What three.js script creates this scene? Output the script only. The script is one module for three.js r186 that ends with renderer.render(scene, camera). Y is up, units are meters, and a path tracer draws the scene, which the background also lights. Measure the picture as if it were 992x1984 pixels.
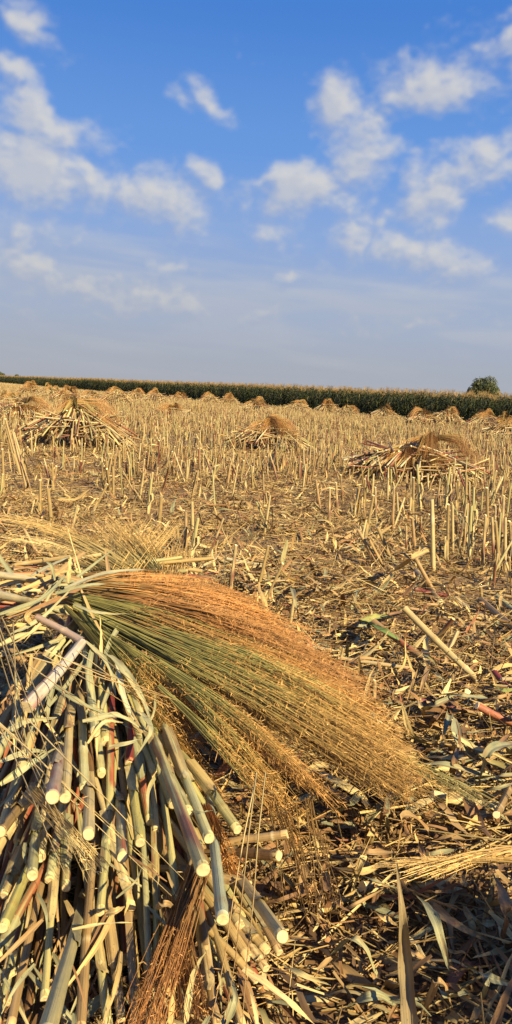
import * as THREE from 'three';

// ---------------------------------------------------------------- camera, sky, sun, exposure
const EYE = 1.15, F = 1527, W = 992, H = 1984, D2R = Math.PI / 180;
const scene = new THREE.Scene();
const camera = new THREE.PerspectiveCamera(2 * Math.atan(992 / F) / D2R, 0.5, 0.05, 6000);
camera.position.set(0, EYE, 0);
camera.rotation.order = 'YXZ';
camera.rotation.set(-8.44 * D2R, 0, 3.5 * D2R);
camera.updateMatrixWorld(true);
const renderer = new THREE.WebGLRenderer({ antialias: true });
renderer.toneMapping = THREE.LinearToneMapping;
renderer.toneMappingExposure = 2.05;
renderer.shadowMap.enabled = true;
const SUN_AZ = 38 * D2R, SUN_EL = 33 * D2R;       // from behind the camera towards its right-hand side
const sunDir = new THREE.Vector3(Math.sin(SUN_AZ) * Math.cos(SUN_EL), Math.sin(SUN_EL), Math.cos(SUN_AZ) * Math.cos(SUN_EL));
const sun = new THREE.DirectionalLight(new THREE.Color().setRGB(1.0, 0.79, 0.44), 5.0);
sun.name = 'sun';
sun.position.copy(sunDir).multiplyScalar(60);
sun.castShadow = true;
sun.shadow.mapSize.set(4096, 4096);
sun.shadow.radius = 1;
Object.assign(sun.shadow.camera, { left: -45, right: 45, top: 45, bottom: -45, near: 1, far: 200 });
scene.add(sun, sun.target);

// ---------------------------------------------------------------- small helpers
function rng(seed) { let a = seed >>> 0; return () => { a = (a + 0x6D2B79F5) | 0; let t = Math.imul(a ^ (a >>> 15), 1 | a); t = (t + Math.imul(t ^ (t >>> 7), 61 | t)) ^ t; return ((t ^ (t >>> 14)) >>> 0) / 4294967296; }; }
const V = (x, y, z) => new THREE.Vector3(x, y, z);
const lerp = (a, b, t) => a + (b - a) * t, clamp = (x, a, b) => Math.min(b, Math.max(a, x));
const sstep = (a, b, x) => { const t = clamp((x - a) / (b - a), 0, 1); return t * t * (3 - 2 * t); };
const mixc = (a, b, t) => [lerp(a[0], b[0], t), lerp(a[1], b[1], t), lerp(a[2], b[2], t)];
const mulc = (a, k) => [a[0] * k, a[1] * k, a[2] * k];
function hash2(x, y) { let h = Math.imul(x, 374761393) ^ Math.imul(y, 668265263); h = Math.imul(h ^ (h >>> 13), 1274126177); return ((h ^ (h >>> 16)) >>> 0) / 4294967296; }
function noise2(x, y) { const xi = Math.floor(x), yi = Math.floor(y), fx = x - xi, fy = y - yi, u = fx * fx * (3 - 2 * fx), v = fy * fy * (3 - 2 * fy);
  return lerp(lerp(hash2(xi, yi), hash2(xi + 1, yi), u), lerp(hash2(xi, yi + 1), hash2(xi + 1, yi + 1), u), v); }
function fbm(x, y, o = 4) { let s = 0, a = 0.5, n = 0; for (let i = 0; i < o; i++) { s += a * noise2(x, y); n += a; x = x * 2.03 + 17.3; y = y * 2.03 + 9.1; a *= 0.5; } return s / n; }
const RIGHT = V(1, 0, 0).applyQuaternion(camera.quaternion), UPC = V(0, 1, 0).applyQuaternion(camera.quaternion), FWD = V(0, 0, -1).applyQuaternion(camera.quaternion);
const rayOf = (px, py) => FWD.clone().addScaledVector(RIGHT, (px - 496) / F).addScaledVector(UPC, (992 - py) / F).normalize();
const at = (px, py, d) => rayOf(px, py).multiplyScalar(d).add(camera.position);
function onGround(px, py) { const r = rayOf(px, py); let y = 0, p; for (let i = 0; i < 4; i++) { p = r.clone().multiplyScalar((y - EYE) / r.y).add(camera.position); y = gh(p.x, p.z); } p.y = y; return p; }
function toPixel(p) { const v = p.clone().sub(camera.position), z = v.dot(FWD); return [496 + F * v.dot(RIGHT) / z, 992 - F * v.dot(UPC) / z, z]; }
function gh(x, z) { const r = Math.hypot(x, z), k = 1 - sstep(25, 60, r); return k * (0.07 * (fbm(x * 0.9 + 40, z * 0.9 + 11, 3) - 0.5) + 0.035 * (noise2(x * 3.7, z * 3.7) - 0.5) + 0.018 * (noise2(x * 11, z * 11) - 0.5)); }

// ---------------------------------------------------------------- sky: air and clouds, by direction
{
  const SKY_K = 1 / 2.05, SW = 3072, SH = 1536, data = new Float32Array(SW * SH * 4);
  const dirAE = (px, py) => { const r = rayOf(px, py); return [Math.atan2(r.x, -r.z) / D2R, Math.asin(r.y) / D2R]; };
  // cloud banks: photograph pixel of the centre, half sizes in degrees, tilt, amount
  const banks = [[40, 35, 2.9, 1.2, -25, .42], [20, 132, 1.7, .9, -20, .42], [85, 238, 3.8, 1.7, -10, .46], [40, 320, 5.6, 2.0, -8, .5], [150, 345, 3.6, 1.8, -8, .42],
    [290, 378, 4.4, 1.7, -10, .46], [340, 190, 1.7, .8, -15, .3], [428, 222, 2.4, .9, -36, .42], [395, 338, 1.6, .9, -35, .38], [330, 345, 1.8, .6, -30, .24], [455, 375, 1.6, 1.3, 0, .3], [665, 205, 2.0, 2.4, -40, .46], [715, 245, 2.3, 2.4, -35, .46],
    [590, 365, 3.8, 1.8, -4, .5], [690, 325, 2.6, 1.7, -30, .42], [525, 445, 1.8, .7, 0, .3], [860, 150, 5.4, 2.1, 8, .5], [965, 100, 2.8, 1.8, 10, .46], [830, 375, 2.8, 2.2, 0, .44],
    [950, 315, 4.0, 2.2, 15, .42], [975, 430, 1.7, 1.2, 0, .4], [760, 480, 6.5, 1.5, -8, .4], [900, 515, 4.0, 1.0, -10, .32], [250, 570, 9.0, 1.5, -7, .36], [80, 520, 5.0, 1.4, -6, .32],
    [740, 435, 1.6, .5, 0, .26], [560, 540, 1.6, .5, -12, .24], [315, 510, 2.0, .5, 0, .22], [60, 440, 5.5, 1.6, -10, .22], [850, 620, 9, 1.2, 0, .18], [480, 610, 6, .9, 0, .2], [930, 25, 1.2, 1.4, 0, .12], [215, 72, .9, .5, 0, .16], [300, 145, .9, .6, -30, .16], [245, 175, .8, .5, 0, .12], [920, 240, 3, .9, 0, .2]]
    .map(([px, py, rx, ry, t, k]) => { const [a, e] = dirAE(px, py); return { a, e, rx, ry, c: Math.cos(t * D2R), s: Math.sin(t * D2R), k }; });
  const inAz = 24;
  const density = (az, el) => {
    const wx = fbm(az * 0.42 + 3, el * 0.42 + 8, 3) - 0.5, wy = fbm(az * 0.42 + 31, el * 0.42 + 77, 3) - 0.5;
    const a2 = az + wx * 2.6, e2 = el + wy * 2.0, low = 1 + 1.6 * sstep(14, 2, el);
    const n = fbm(a2 * 0.36 + 5, e2 * 0.55 * low + 2, 6), fine = fbm(az * 1.5, el * 2.6 + 9, 4);
    let cov = 0;
    const away = sstep(inAz - 6, inAz + 4, Math.abs(az)) + (1 - sstep(inAz - 6, inAz + 4, Math.abs(az))) * sstep(25, 31, el);
    if (away > 0) cov += away * 0.62 * sstep(0.5, 0.72, fbm(az * 0.085 + 40, el * 0.16 + 70, 3)) * (1 - 0.5 * sstep(40, 75, el));
    if (Math.abs(az) < inAz + 4 && el < 34) for (const b of banks) {
      const dx = (az - b.a) + wx * 1.6, dy = (el - b.e) + wy * 1.2;
      const u = (dx * b.c + dy * b.s) / b.rx, v = (-dx * b.s + dy * b.c) / b.ry, q = u * u + v * v;
      if (q < 4) cov = Math.max(cov, b.k * 1.22 * Math.exp(-q * 0.9));
    }
    const veil = 0.48 * sstep(13, 8, el) * sstep(0.2, 2.5, el) * sstep(0.38, 0.72, fbm(az * 0.10 + 0.06 * el + 50, (el + az * 0.05) * 0.75 + 20, 5));
    return Math.max(veil, sstep(0.38, 1.06, cov * 1.26 + (n - 0.5) * 0.92 + (fine - 0.5) * 0.34 + 0.20 + 0.08 * sstep(14, 4, el)));
  };
  const stops = [[0, [.405, .42, .465]], [2, [.395, .43, .50]], [6, [.37, .445, .595]], [11, [.26, .40, .70]], [16, [.145, .325, .73]], [24.6, [.068, .225, .645]], [45, [.045, .165, .53]], [90, [.03, .11, .40]]];
  const air = e => { e = Math.max(0, e); for (let i = 1; i < stops.length; i++) if (e <= stops[i][0]) return mixc(stops[i - 1][1], stops[i][1], sstep(0, 1, (e - stops[i - 1][0]) / (stops[i][0] - stops[i - 1][0])) * .5 + .5 * (e - stops[i - 1][0]) / (stops[i][0] - stops[i - 1][0])); return stops[7][1]; };
  for (let r = 0; r < SH; r++) {
    const el = ((r + 0.5) / SH - 0.5) * 180, a = air(el);
    for (let c = 0; c < SW; c++) {
      const k = (r * SW + c) * 4; let col;
      if (el < -0.5) col = [.16, .12, .07];
      else {
        const th = ((c + 0.5) / SW - 0.5) * 2 * Math.PI, az = Math.atan2(Math.cos(th), -Math.sin(th)) / D2R;
        const d = el < 65 ? density(az, el) * (1 - 0.35 * sstep(9, 1, el)) * (1 - sstep(50, 65, el)) : 0;
        col = a;
        if (d > 0.003) {
          const above = density(az + 0.5, el + 0.75), lit = clamp(0.55 + (d - above) * 0.95, 0.05, 1);
          const haze = sstep(13, 1, el);
          const cc = mixc(mixc([.40, .45, .58], [.69, .675, .645], lit), [.44, .455, .50], haze * 0.62);
          col = mixc(a, cc, d * 0.86);
        }
      }
      data[k] = col[0] * SKY_K; data[k + 1] = col[1] * SKY_K; data[k + 2] = col[2] * SKY_K; data[k + 3] = 1;
    }
  }
  const sky = new THREE.DataTexture(data, SW, SH, THREE.RGBAFormat, THREE.FloatType);
  sky.mapping = THREE.EquirectangularReflectionMapping;
  sky.magFilter = sky.minFilter = THREE.LinearFilter; sky.wrapS = THREE.RepeatWrapping; sky.needsUpdate = true;
  scene.background = sky; scene.environment = sky;
}

// ---------------------------------------------------------------- geometry builder
const C = h => { const c = new THREE.Color(h); return [c.r, c.g, c.b]; };
class GB {
  constructor() { this.p = []; this.c = []; this.uv = []; this.i = []; }
  get n() { return this.p.length / 3; }
  v(p, c, u, w) { this.p.push(p.x, p.y, p.z); this.c.push(c[0], c[1], c[2]); this.uv.push(u, w); return this.n - 1; }
  // closed tube along points; rad(t, angle), col(t, angle)
  tube(pts, rad, col, sides = 8, caps = [null, null], u0 = 0) {
    const N = pts.length, T = [], up = V(0, 0, 0); let len = 0, nrm = null; const first = this.n;
    for (let k = 0; k < N; k++) {
      const t = pts[Math.min(N - 1, k + 1)].clone().sub(pts[Math.max(0, k - 1)]).normalize(); T.push(t);
      if (!nrm) { nrm = Math.abs(t.y) > 0.9 ? V(1, 0, 0) : V(0, 1, 0); }
      nrm = nrm.clone().addScaledVector(t, -nrm.dot(t)).normalize();
      const b = t.clone().cross(nrm); if (k) len += pts[k].distanceTo(pts[k - 1]);
      const s = k / (N - 1);
      for (let j = 0; j <= sides; j++) { const a = j / sides * Math.PI * 2, r = rad(s, a); this.v(pts[k].clone().addScaledVector(nrm, Math.cos(a) * r).addScaledVector(b, Math.sin(a) * r), col(s, a), u0 + j / sides, len * 2.5 + u0 * 3); }
    }
    const w = sides + 1;
    for (let k = 0; k < N - 1; k++) for (let j = 0; j < sides; j++) { const a = first + k * w + j; this.i.push(a, a + w, a + 1, a + 1, a + w, a + w + 1); }
    caps.forEach((cc, e) => { if (!cc) return; const k = e ? N - 1 : 0, m = this.v(pts[k], cc, .5, .5), f = this.n;
      for (let j = 0; j <= sides; j++) { const q = (first + k * w + j) * 3; this.v(V(this.p[q], this.p[q + 1], this.p[q + 2]), cc, .5, .5); }
      for (let j = 0; j < sides; j++) e ? this.i.push(m, f + j + 1, f + j) : this.i.push(m, f + j, f + j + 1); });
    return this;
  }
  // leaf blade: points, width, up hint, colour(t, s in -1..1)
  blade(pts, width, upHint, col, o = {}) {
    const N = pts.length, first = this.n, ac = o.across ?? 4, fold = o.fold ?? 0.25, tw = o.twist ?? 0, wave = o.wave ?? 0, sd = o.seed ?? 0, prof = o.profile ?? (t => Math.min(1, 0.45 + t * 2.2) * Math.pow(Math.max(0, 1 - t), 0.55)); let len = 0;
    for (let k = 0; k < N; k++) {
      const t = k / (N - 1), T = pts[Math.min(N - 1, k + 1)].clone().sub(pts[Math.max(0, k - 1)]).normalize();
      let nn = upHint.clone().addScaledVector(T, -upHint.dot(T)); if (nn.lengthSq() < 1e-6) nn.set(0.3, 0.2, 1).addScaledVector(T, -T.z); nn.normalize();
      nn.applyAxisAngle(T, tw * (t - .3) + (o.tilt ?? 0)); const side = T.clone().cross(nn); if (k) len += pts[k].distanceTo(pts[k - 1]);
      const wd = width * 0.5 * Math.max(prof(t), 0.03);
      for (let j = 0; j <= ac; j++) { const s = j / ac * 2 - 1, ww = wave * width * Math.abs(s) * (noise2(t * 9 + sd * 7.3, s * 2 + sd) - 0.5) * 2;
        this.v(pts[k].clone().addScaledVector(side, s * wd * (1 - 0.1 * fold)).addScaledVector(nn, Math.abs(s) * wd * fold + ww), col(t, s), 0.5 + s * width * 4 + sd * .37, len * 2.5 + sd * .61); }
    }
    const w = ac + 1;
    for (let k = 0; k < N - 1; k++) for (let j = 0; j < ac; j++) { const a = first + k * w + j; this.i.push(a, a + 1, a + w, a + 1, a + w + 1, a + w); }
    return this;
  }
  tri(a, b, c, col) { const k = this.v(a, col, 0, 0); this.v(b, col, .02, 0); this.v(c, col, 0, .05); this.i.push(k, k + 1, k + 2); }
  geo() { const g = new THREE.BufferGeometry();
    g.setAttribute('position', new THREE.Float32BufferAttribute(this.p, 3)); g.setAttribute('color', new THREE.Float32BufferAttribute(this.c, 3)); g.setAttribute('uv', new THREE.Float32BufferAttribute(this.uv, 2));
    g.setIndex(this.i); g.computeVertexNormals(); return g; }
  build(name, mat, parent) { const m = new THREE.Mesh(this.geo(), mat); m.name = name; m.castShadow = m.receiveShadow = true; if (parent) parent.add(m); return m; }
}
function curve(pts, n) { return new THREE.CatmullRomCurve3(pts, false, 'centripetal').getPoints(n); }

// ---------------------------------------------------------------- textures and materials
function tex(w, h, fn, srgb) { const d = new Uint8Array(w * h * 4); for (let y = 0; y < h; y++) for (let x = 0; x < w; x++) { const c = fn(x, y), k = (y * w + x) * 4; d[k] = clamp(c[0] * 255, 0, 255); d[k + 1] = clamp(c[1] * 255, 0, 255); d[k + 2] = clamp(c[2] * 255, 0, 255); d[k + 3] = 255; }
  const t = new THREE.DataTexture(d, w, h); t.wrapS = t.wrapT = THREE.RepeatWrapping; t.magFilter = THREE.LinearFilter; t.minFilter = THREE.LinearMipmapLinearFilter; t.generateMipmaps = true; if (srgb) t.colorSpace = THREE.SRGBColorSpace; t.needsUpdate = true; return t; }
const tileN = (x, y, p, q) => { const xi = Math.floor(x), yi = Math.floor(y), fx = x - xi, fy = y - yi, m = (a, n) => ((a % n) + n) % n, u = fx * fx * (3 - 2 * fx), v = fy * fy * (3 - 2 * fy);
  return lerp(lerp(hash2(m(xi, p), m(yi, q)), hash2(m(xi + 1, p), m(yi, q)), u), lerp(hash2(m(xi, p), m(yi + 1, q)), hash2(m(xi + 1, p), m(yi + 1, q)), u), v); };
const streak = tex(256, 512, (x, y) => {           // lengthwise fibres, specks and blotches of dry plant skin
  const u = x / 256, v = y / 512, f = tileN(u * 64, v * 3, 64, 3) * .5 + tileN(u * 128, v * 6, 128, 6) * .3 + tileN(u * 24, v * 2, 24, 2) * .4, b = tileN(u * 6, v * 9, 6, 9) * .6 + tileN(u * 14, v * 20, 14, 20) * .4, s = tileN(u * 70, v * 90, 70, 90);
  let k = .82 + .20 * f - .12 * (1 - b); if (s > .9) k -= .2; const warm = .05 * (b - .5);
  return [k + warm, k, k - warm * 1.6]; }, true);
const streakBump = tex(256, 512, (x, y) => { const u = x / 256, v = y / 512, f = tileN(u * 64, v * 3, 64, 3) * .5 + tileN(u * 110, v * 4, 110, 4) * .5; return [f, f, f]; });
const plant = o => new THREE.MeshStandardMaterial({ vertexColors: true, map: streak, bumpMap: streakBump, bumpScale: 0.0008, side: THREE.DoubleSide, roughness: 0.72, ...o });
const M = {
  stalk: plant({ roughness: .5 }), leaf: plant({ roughness: .75 }), fibre: new THREE.MeshStandardMaterial({ vertexColors: true, roughness: .6, side: THREE.DoubleSide }),
  cut: new THREE.MeshStandardMaterial({ vertexColors: true, roughness: .85, side: THREE.DoubleSide }), corn: new THREE.MeshStandardMaterial({ vertexColors: true, roughness: .6, side: THREE.DoubleSide }),
  litter: new THREE.MeshStandardMaterial({ map: streak, vertexColors: true, roughness: .8, side: THREE.DoubleSide }),
};
const taken = {};
function numbered(n) { const k = taken[n] = (taken[n] ?? -1) + 1; return k ? `${n}_${String(k).padStart(3, '0')}` : n; }
function tag(o, label, category, group, kind) { o.userData = { label, category }; if (group) o.userData.group = group; if (kind) o.userData.kind = kind; return o; }
function thing(name, pos, label, category, group) { const g = new THREE.Group(); g.name = numbered(name); g.position.copy(pos); scene.add(g); return tag(g, label, category, group); }
function instanced(name, geo, mat, list, label, category) { // list: [Matrix4, color]
  if (!list.length) return; const m = new THREE.InstancedMesh(geo, mat, list.length); m.name = numbered(name); const c = new THREE.Color();
  list.forEach(([mx, col], k) => { m.setMatrixAt(k, mx); m.setColorAt(k, c.setRGB(...col)); }); m.castShadow = m.receiveShadow = true; scene.add(m); return tag(m, label, category, null, 'stuff'); }

// base colours (linear)
const STRAW = [.60, .43, .175], PALE = [.70, .56, .27], CREAM = [.80, .70, .44], GREENISH = [.56, .51, .22], PALEGREEN = [.57, .55, .28], GREYGREEN = [.32, .32, .18], MAROON = [.20, .035, .035], RED = [.36, .07, .04], BROWN = [.27, .15, .065], DARKB = [.13, .075, .04], TAN = [.42, .28, .125], ORANGE = [.42, .20, .060], GOLD = [.50, .335, .12], OLIVE = [.26, .25, .085], GREEN = [.16, .24, .06], LILAC = [.56, .42, .34];

// ---------------------------------------------------------------- ground
{
  const rings = 420, secs = 400, pos = [], col = [], uv = [], idx = [];
  for (let i = 0; i <= rings; i++) { const r = 0.25 * Math.pow(4500 / 0.25, i / rings);
    for (let j = 0; j <= secs; j++) { const a = j / secs * Math.PI * 2, x = Math.sin(a) * r, z = -Math.cos(a) * r; pos.push(x, gh(x, z), z); uv.push(x / 2.4, z / 2.4);
      const n = fbm(x * .55 + 9, z * .55 + 3, 4), m = fbm(x * .06, z * .06, 3), k = .8 + .5 * n; const c = mixc([1, 1, 1], [.72, .66, .6], sstep(.45, .62, n) * .8); col.push(c[0] * k * (.85 + .3 * m), c[1] * k * (.85 + .3 * m), c[2] * k * (.85 + .3 * m)); } }
  for (let i = 0; i < rings; i++) for (let j = 0; j < secs; j++) { const a = i * (secs + 1) + j, b = a + secs + 1; idx.push(a, a + 1, b, b, a + 1, b + 1); }
  const g = new THREE.BufferGeometry(); g.setAttribute('position', new THREE.Float32BufferAttribute(pos, 3)); g.setAttribute('color', new THREE.Float32BufferAttribute(col, 3)); g.setAttribute('uv', new THREE.Float32BufferAttribute(uv, 2)); g.setIndex(idx); g.computeVertexNormals();
  // crumbly soil strewn with chopped straw
  const S = 1024, rnd = rng(5), soil = new Float32Array(S * S * 3), hgt = new Float32Array(S * S);
  for (let y = 0; y < S; y++) for (let x = 0; x < S; x++) { const u = x / S, v = y / S, n = tileN(u * 12, v * 12, 12, 12) * .4 + tileN(u * 40, v * 40, 40, 40) * .35 + tileN(u * 130, v * 130, 130, 130) * .35, c = mixc([.07, .04, .02], [.32, .20, .095], n), k = (y * S + x); soil[k * 3] = c[0]; soil[k * 3 + 1] = c[1]; soil[k * 3 + 2] = c[2]; hgt[k] = n * .5; }
  for (let q = 0; q < 5200; q++) { const x0 = rnd() * S, y0 = rnd() * S, a = rnd() * 6.283, L = 6 + rnd() * rnd() * 60, wd = .6 + rnd() * 2.2, cc = mulc([STRAW, TAN, BROWN, PALE, TAN, BROWN][Math.floor(rnd() * 6)], .55 + rnd() * .4), bend = (rnd() - .5) * .03;
    for (let s = 0; s < L; s += .7) for (let w = -wd; w <= wd; w += .7) { const aa = a + bend * s, x = Math.floor(x0 + Math.cos(aa) * s - Math.sin(aa) * w + S * 2) % S, y = Math.floor(y0 + Math.sin(aa) * s + Math.cos(aa) * w + S * 2) % S, k = y * S + x; soil[k * 3] = cc[0]; soil[k * 3 + 1] = cc[1]; soil[k * 3 + 2] = cc[2]; hgt[k] = .65 + .3 * (1 - Math.abs(w) / wd); } }
  const enc = x => x <= .0031308 ? x * 12.92 : 1.055 * Math.pow(x, 1 / 2.4) - .055;
  const map = tex(S, S, (x, y) => { const k = (y * S + x) * 3; return [enc(soil[k]), enc(soil[k + 1]), enc(soil[k + 2])]; }, true), bump = tex(S, S, (x, y) => { const h = hgt[y * S + x]; return [h, h, h]; });
  const m = new THREE.Mesh(g, new THREE.MeshStandardMaterial({ map, bumpMap: bump, bumpScale: .02, vertexColors: true, roughness: .95 })); m.name = 'ground'; m.receiveShadow = m.castShadow = true; scene.add(m);
  tag(m, 'bare brown soil strewn with chopped straw', 'ground', null, 'structure');
}

// ---------------------------------------------------------------- plant pieces
// a cut broomcorn stalk: jointed cane, sheath with a ragged edge, stains
function stalkInto(b, pts, r0, r1, tone, seed, o = {}) {
  const rnd = rng(seed), L = pts.reduce((s, p, k) => k ? s + p.distanceTo(pts[k - 1]) : 0, 0), nodeGap = .13 + rnd() * .08, off = rnd(), stain = o.stain ?? rnd(), sx = rnd() * 50, ph = rnd() * 6.28;
  const rough = .6 + rnd() * .8, dim = .84 + rnd() * .3;
  b.tube(pts, (t, a) => { const nd = ((t * L / nodeGap + off) % 1), near = Math.exp(-Math.pow(Math.min(nd, 1 - nd) * nodeGap / .006, 2)); return lerp(r0, r1, t) * (1 + .16 * near + .05 * Math.cos(a * 2 + ph) + .03 * Math.sin(a * 5 + ph)); },
    (t, a) => { const nd = ((t * L / nodeGap + off) % 1), d = Math.min(nd, 1 - nd) * nodeGap; let c = mixc(tone, mulc(tone, .72), fbm(sx + t * L * 7, Math.cos(a) * 1.2 + sx, 3) * rough);
      c = mixc(c, nd < .5 ? [.36, .25, .10] : CREAM, .5 * Math.exp(-Math.pow(d / .007, 2)));
      const bl = fbm(sx + 9 + t * L * 4.5, Math.sin(a) * .9 + sx * 2, 3); if (stain > .5) c = mixc(c, stain > .8 ? MAROON : RED, sstep(.74 - .3 * stain, .84 - .28 * stain, bl) * .85);
      return mulc(c, dim); }, o.sides ?? 10, o.caps ?? [null, null], rnd());
}
function straight(a, b, n, sag = 0, jit = 0, rnd = Math.random) { const out = []; for (let k = 0; k <= n; k++) { const t = k / n, p = a.clone().lerp(b, t); p.y -= sag * 4 * t * (1 - t); if (jit && k && k < n) { p.x += (rnd() - .5) * jit; p.y += (rnd() - .5) * jit; p.z += (rnd() - .5) * jit; } out.push(p); } return out; }
// tassel fibres: one curve per fibre, with small husks along its outer part
function fibreInto(b, pts, r, cBase, cTip, rnd, husks = 8, greenTo = .5, fuzz = 1) {
  const k0 = .75 + rnd() * .5, N = pts.length, turn = lerp(greenTo - .15, greenTo + .15, rnd());
  const col = t => mulc(mixc(cBase, cTip, sstep(turn - .18, turn + .18, t)), k0);
  b.tube(pts, t => r * (1 - .7 * t), t => col(t), 3);
  for (let h = 0; h < husks; h++) { const t = .42 + .57 * rnd(), q = t * (N - 1), k = Math.min(N - 2, Math.floor(q)), p = pts[k].clone().lerp(pts[k + 1], q - k), d = pts[k + 1].clone().sub(pts[k]).normalize();
    const e = d.clone().multiplyScalar(.7).add(V(rnd() - .5, rnd() - .5, rnd() - .5).multiplyScalar(1.0 + .5 * fuzz)).normalize(), L = (.006 + rnd() * .012) * fuzz, s = e.clone().cross(V(rnd() - .5, rnd() - .5, rnd() - .5)).normalize().multiplyScalar(.0007);
    const c = mulc(mixc(col(1), [.50, .27, .08], rnd() * .7), .8 + rnd() * .5), tip = p.clone().addScaledVector(e, L), mid = p.clone().addScaledVector(e, L * .55); b.tri(p, mid.clone().add(s), tip, c); b.tri(p, mid.clone().sub(s), tip, c); }
}
function leafColor(base, seed, edge = BROWN) { return (t, s) => { const n = fbm(seed * 3.1 + t * 5, s * 1.1 + seed, 3); let c = mixc(base, edge, sstep(.5, .75, n) * .6); c = mixc(c, mulc(base, 1.35), Math.exp(-s * s * 60) * .5); return c; }; }

// ---------------------------------------------------------------- maize crop beyond the field
const CE0 = onGroundFlat(992, 833), CE1 = onGroundFlat(0, 743);
function onGroundFlat(px, py) { const r = rayOf(px, py); return r.multiplyScalar(-EYE / r.y).add(camera.position); }
const rowDir = CE1.clone().sub(CE0).setY(0).normalize(), rowNrm = V(-rowDir.z, 0, rowDir.x); if (rowNrm.dot(V(1, 0, -.3)) < 0) rowNrm.negate();  // away from the camera
{
  const variants = [];
  for (let v = 0; v < 5; v++) {
    const rnd = rng(900 + v), b = new GB(), hgt = 1.72 + rnd() * .16;
    b.tube([V(0, 0, 0), V(.01, hgt * .5, 0), V(0, hgt, .01)], t => .014 * (1 - .6 * t), () => [.10, .13, .035], 4);
    const nl = 12; for (let k = 0; k < nl; k++) { const y = .22 + (hgt - .3) * k / (nl - 1), a = (k % 2) * Math.PI + (rnd() - .5) * .9 + v, L = .42 + .25 * Math.sin(k / nl * 3) + rnd() * .1, up = .28 + .5 * k / nl * rnd(), d = V(Math.cos(a), 0, Math.sin(a));
      const pts = [0, .25, .5, .75, 1].map(t => V(0, y, 0).addScaledVector(d, L * t * (1 - .15 * t)).add(V(0, L * (up * 2.0 * t - (1.1 + up * .7) * t * t), 0)));
      const c = rnd() < .12 ? mixc([.14, .11, .045], [.06, .07, .02], rnd()) : mixc([.016, .027, .008], [.040, .050, .013], rnd()); b.blade(pts, .085, V(0, 1, 0), () => c, { across: 2, fold: .3, tilt: (rnd() - .5) * .8 }); }
    for (let k = 0; k < 6; k++) { const a = rnd() * 6.28, s = k ? .12 : .01; b.tube([V(0, hgt - .05, 0), V(Math.cos(a) * s * .5, hgt + .12, Math.sin(a) * s * .5), V(Math.cos(a) * s, hgt + .22 + rnd() * .1, Math.sin(a) * s)], () => .0055, () => mulc([.24, .165, .07], .8 + rnd() * .4), 3); }
    variants.push(b.geo());
  }
  const rnd = rng(77), lists = variants.map(() => []), mx = new THREE.Matrix4(), q = new THREE.Quaternion(), e = new THREE.Euler(), far = CE0.distanceTo(CE1);
  for (let row = 0; row < 16; row++) { const step = row < 5 ? .19 : .3;
    for (let s = -70; s < far + 190; s += step * (s > far * .6 ? 1.6 : 1)) { const p = CE0.clone().addScaledVector(rowDir, s + rnd() * .1).addScaledVector(rowNrm, .4 + row * (row < 6 ? .72 : 1.1) + rnd() * .12);
      e.set((rnd() - .5) * .14, rnd() * 6.283, (rnd() - .5) * .14); q.setFromEuler(e); const sc = .90 + rnd() * .2 + .06 * (noise2(s * .06, 3) - .5); mx.compose(V(p.x, 0, p.z), q, V(1.05, sc, 1.05)); const g = .8 + rnd() * .45; lists[Math.floor(rnd() * 5)].push([mx.clone(), [g * (1 + (rnd() - .5) * .25), g, g * .9]]); } }
  variants.forEach((g, k) => instanced('maize_crop', g, M.corn, lists[k], 'dense dark green maize crop with tan tassels beyond the stubble field', 'maize crop'));
}
// ---------------------------------------------------------------- trees behind the maize
function makeTree(name, base, R, hgt, label, seed) {
  const rnd = rng(seed), t = thing(name, base, label, 'tree'), tr = new GB(), cr = new GB(), bark = [.09, .065, .045];
  tr.tube(curve([V(0, -.1, 0), V(.05, hgt * .25, .05), V(-.1, hgt * .5, 0), V(0, hgt * .8, 0)], 8), s => R * .07 * (1 - .75 * s) + .02, () => bark, 8);
  const lobes = []; for (let k = 0; k < 30; k++) { const a = rnd() * 6.283, u = rnd(), y = hgt * (.26 + .62 * u), rr = R * (.74 * Math.sqrt(Math.max(0, 1 - Math.pow((u - .12) / .92, 2)))) * (.6 + .45 * rnd()); const c = V(Math.cos(a) * rr, y, Math.sin(a) * rr); lobes.push([c, R * (.22 + .16 * rnd())]);
    tr.tube([V(0, hgt * (.2 + .4 * u), 0), c.clone().multiplyScalar(.5).setY(hgt * (.22 + .45 * u)), c], s => R * .02 * (1 - .7 * s), () => bark, 5); }
  for (const [c, r] of lobes) { const tone = .75 + rnd() * .5; for (let k = 0; k < 330; k++) { const d = V(rnd() - .5, rnd() - .5, rnd() - .5).normalize(), p = c.clone().addScaledVector(d, r * Math.cbrt(.25 + .8 * rnd())); p.y -= 0; const s = R * .03 * (.6 + rnd() * .8), x = V(rnd() - .5, rnd() - .5, rnd() - .5).normalize(), y = d.clone().cross(x).normalize(); const col = mulc(mixc([.036, .055, .018], [.065, .075, .025], rnd()), tone);
    const A = p.clone().addScaledVector(x, s), B = p.clone().addScaledVector(y, s * .8), Cc = p.clone().addScaledVector(x, -s), Dd = p.clone().addScaledVector(y, -s * .8); cr.tri(A, B, Cc, col); cr.tri(A, Cc, Dd, col); } }
  tr.build('trunk', M.corn, t); cr.build('crown', M.corn, t); return t;
}
{ const p = at(938, 760, 150).setY(0); makeTree('round_tree', p, 4.0, 6.7, 'single dark round-crowned tree rising above the maize', 31);
  makeTree('far_tree', at(2, 726, 420).setY(0), 2.6, 4.9, 'tiny far tree top at the left edge of the maize line', 32);
  makeTree('far_tree', at(33, 728, 430).setY(0), 1.6, 4.4, 'tiny far tree top just inside the left end of the maize line', 33); }

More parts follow.
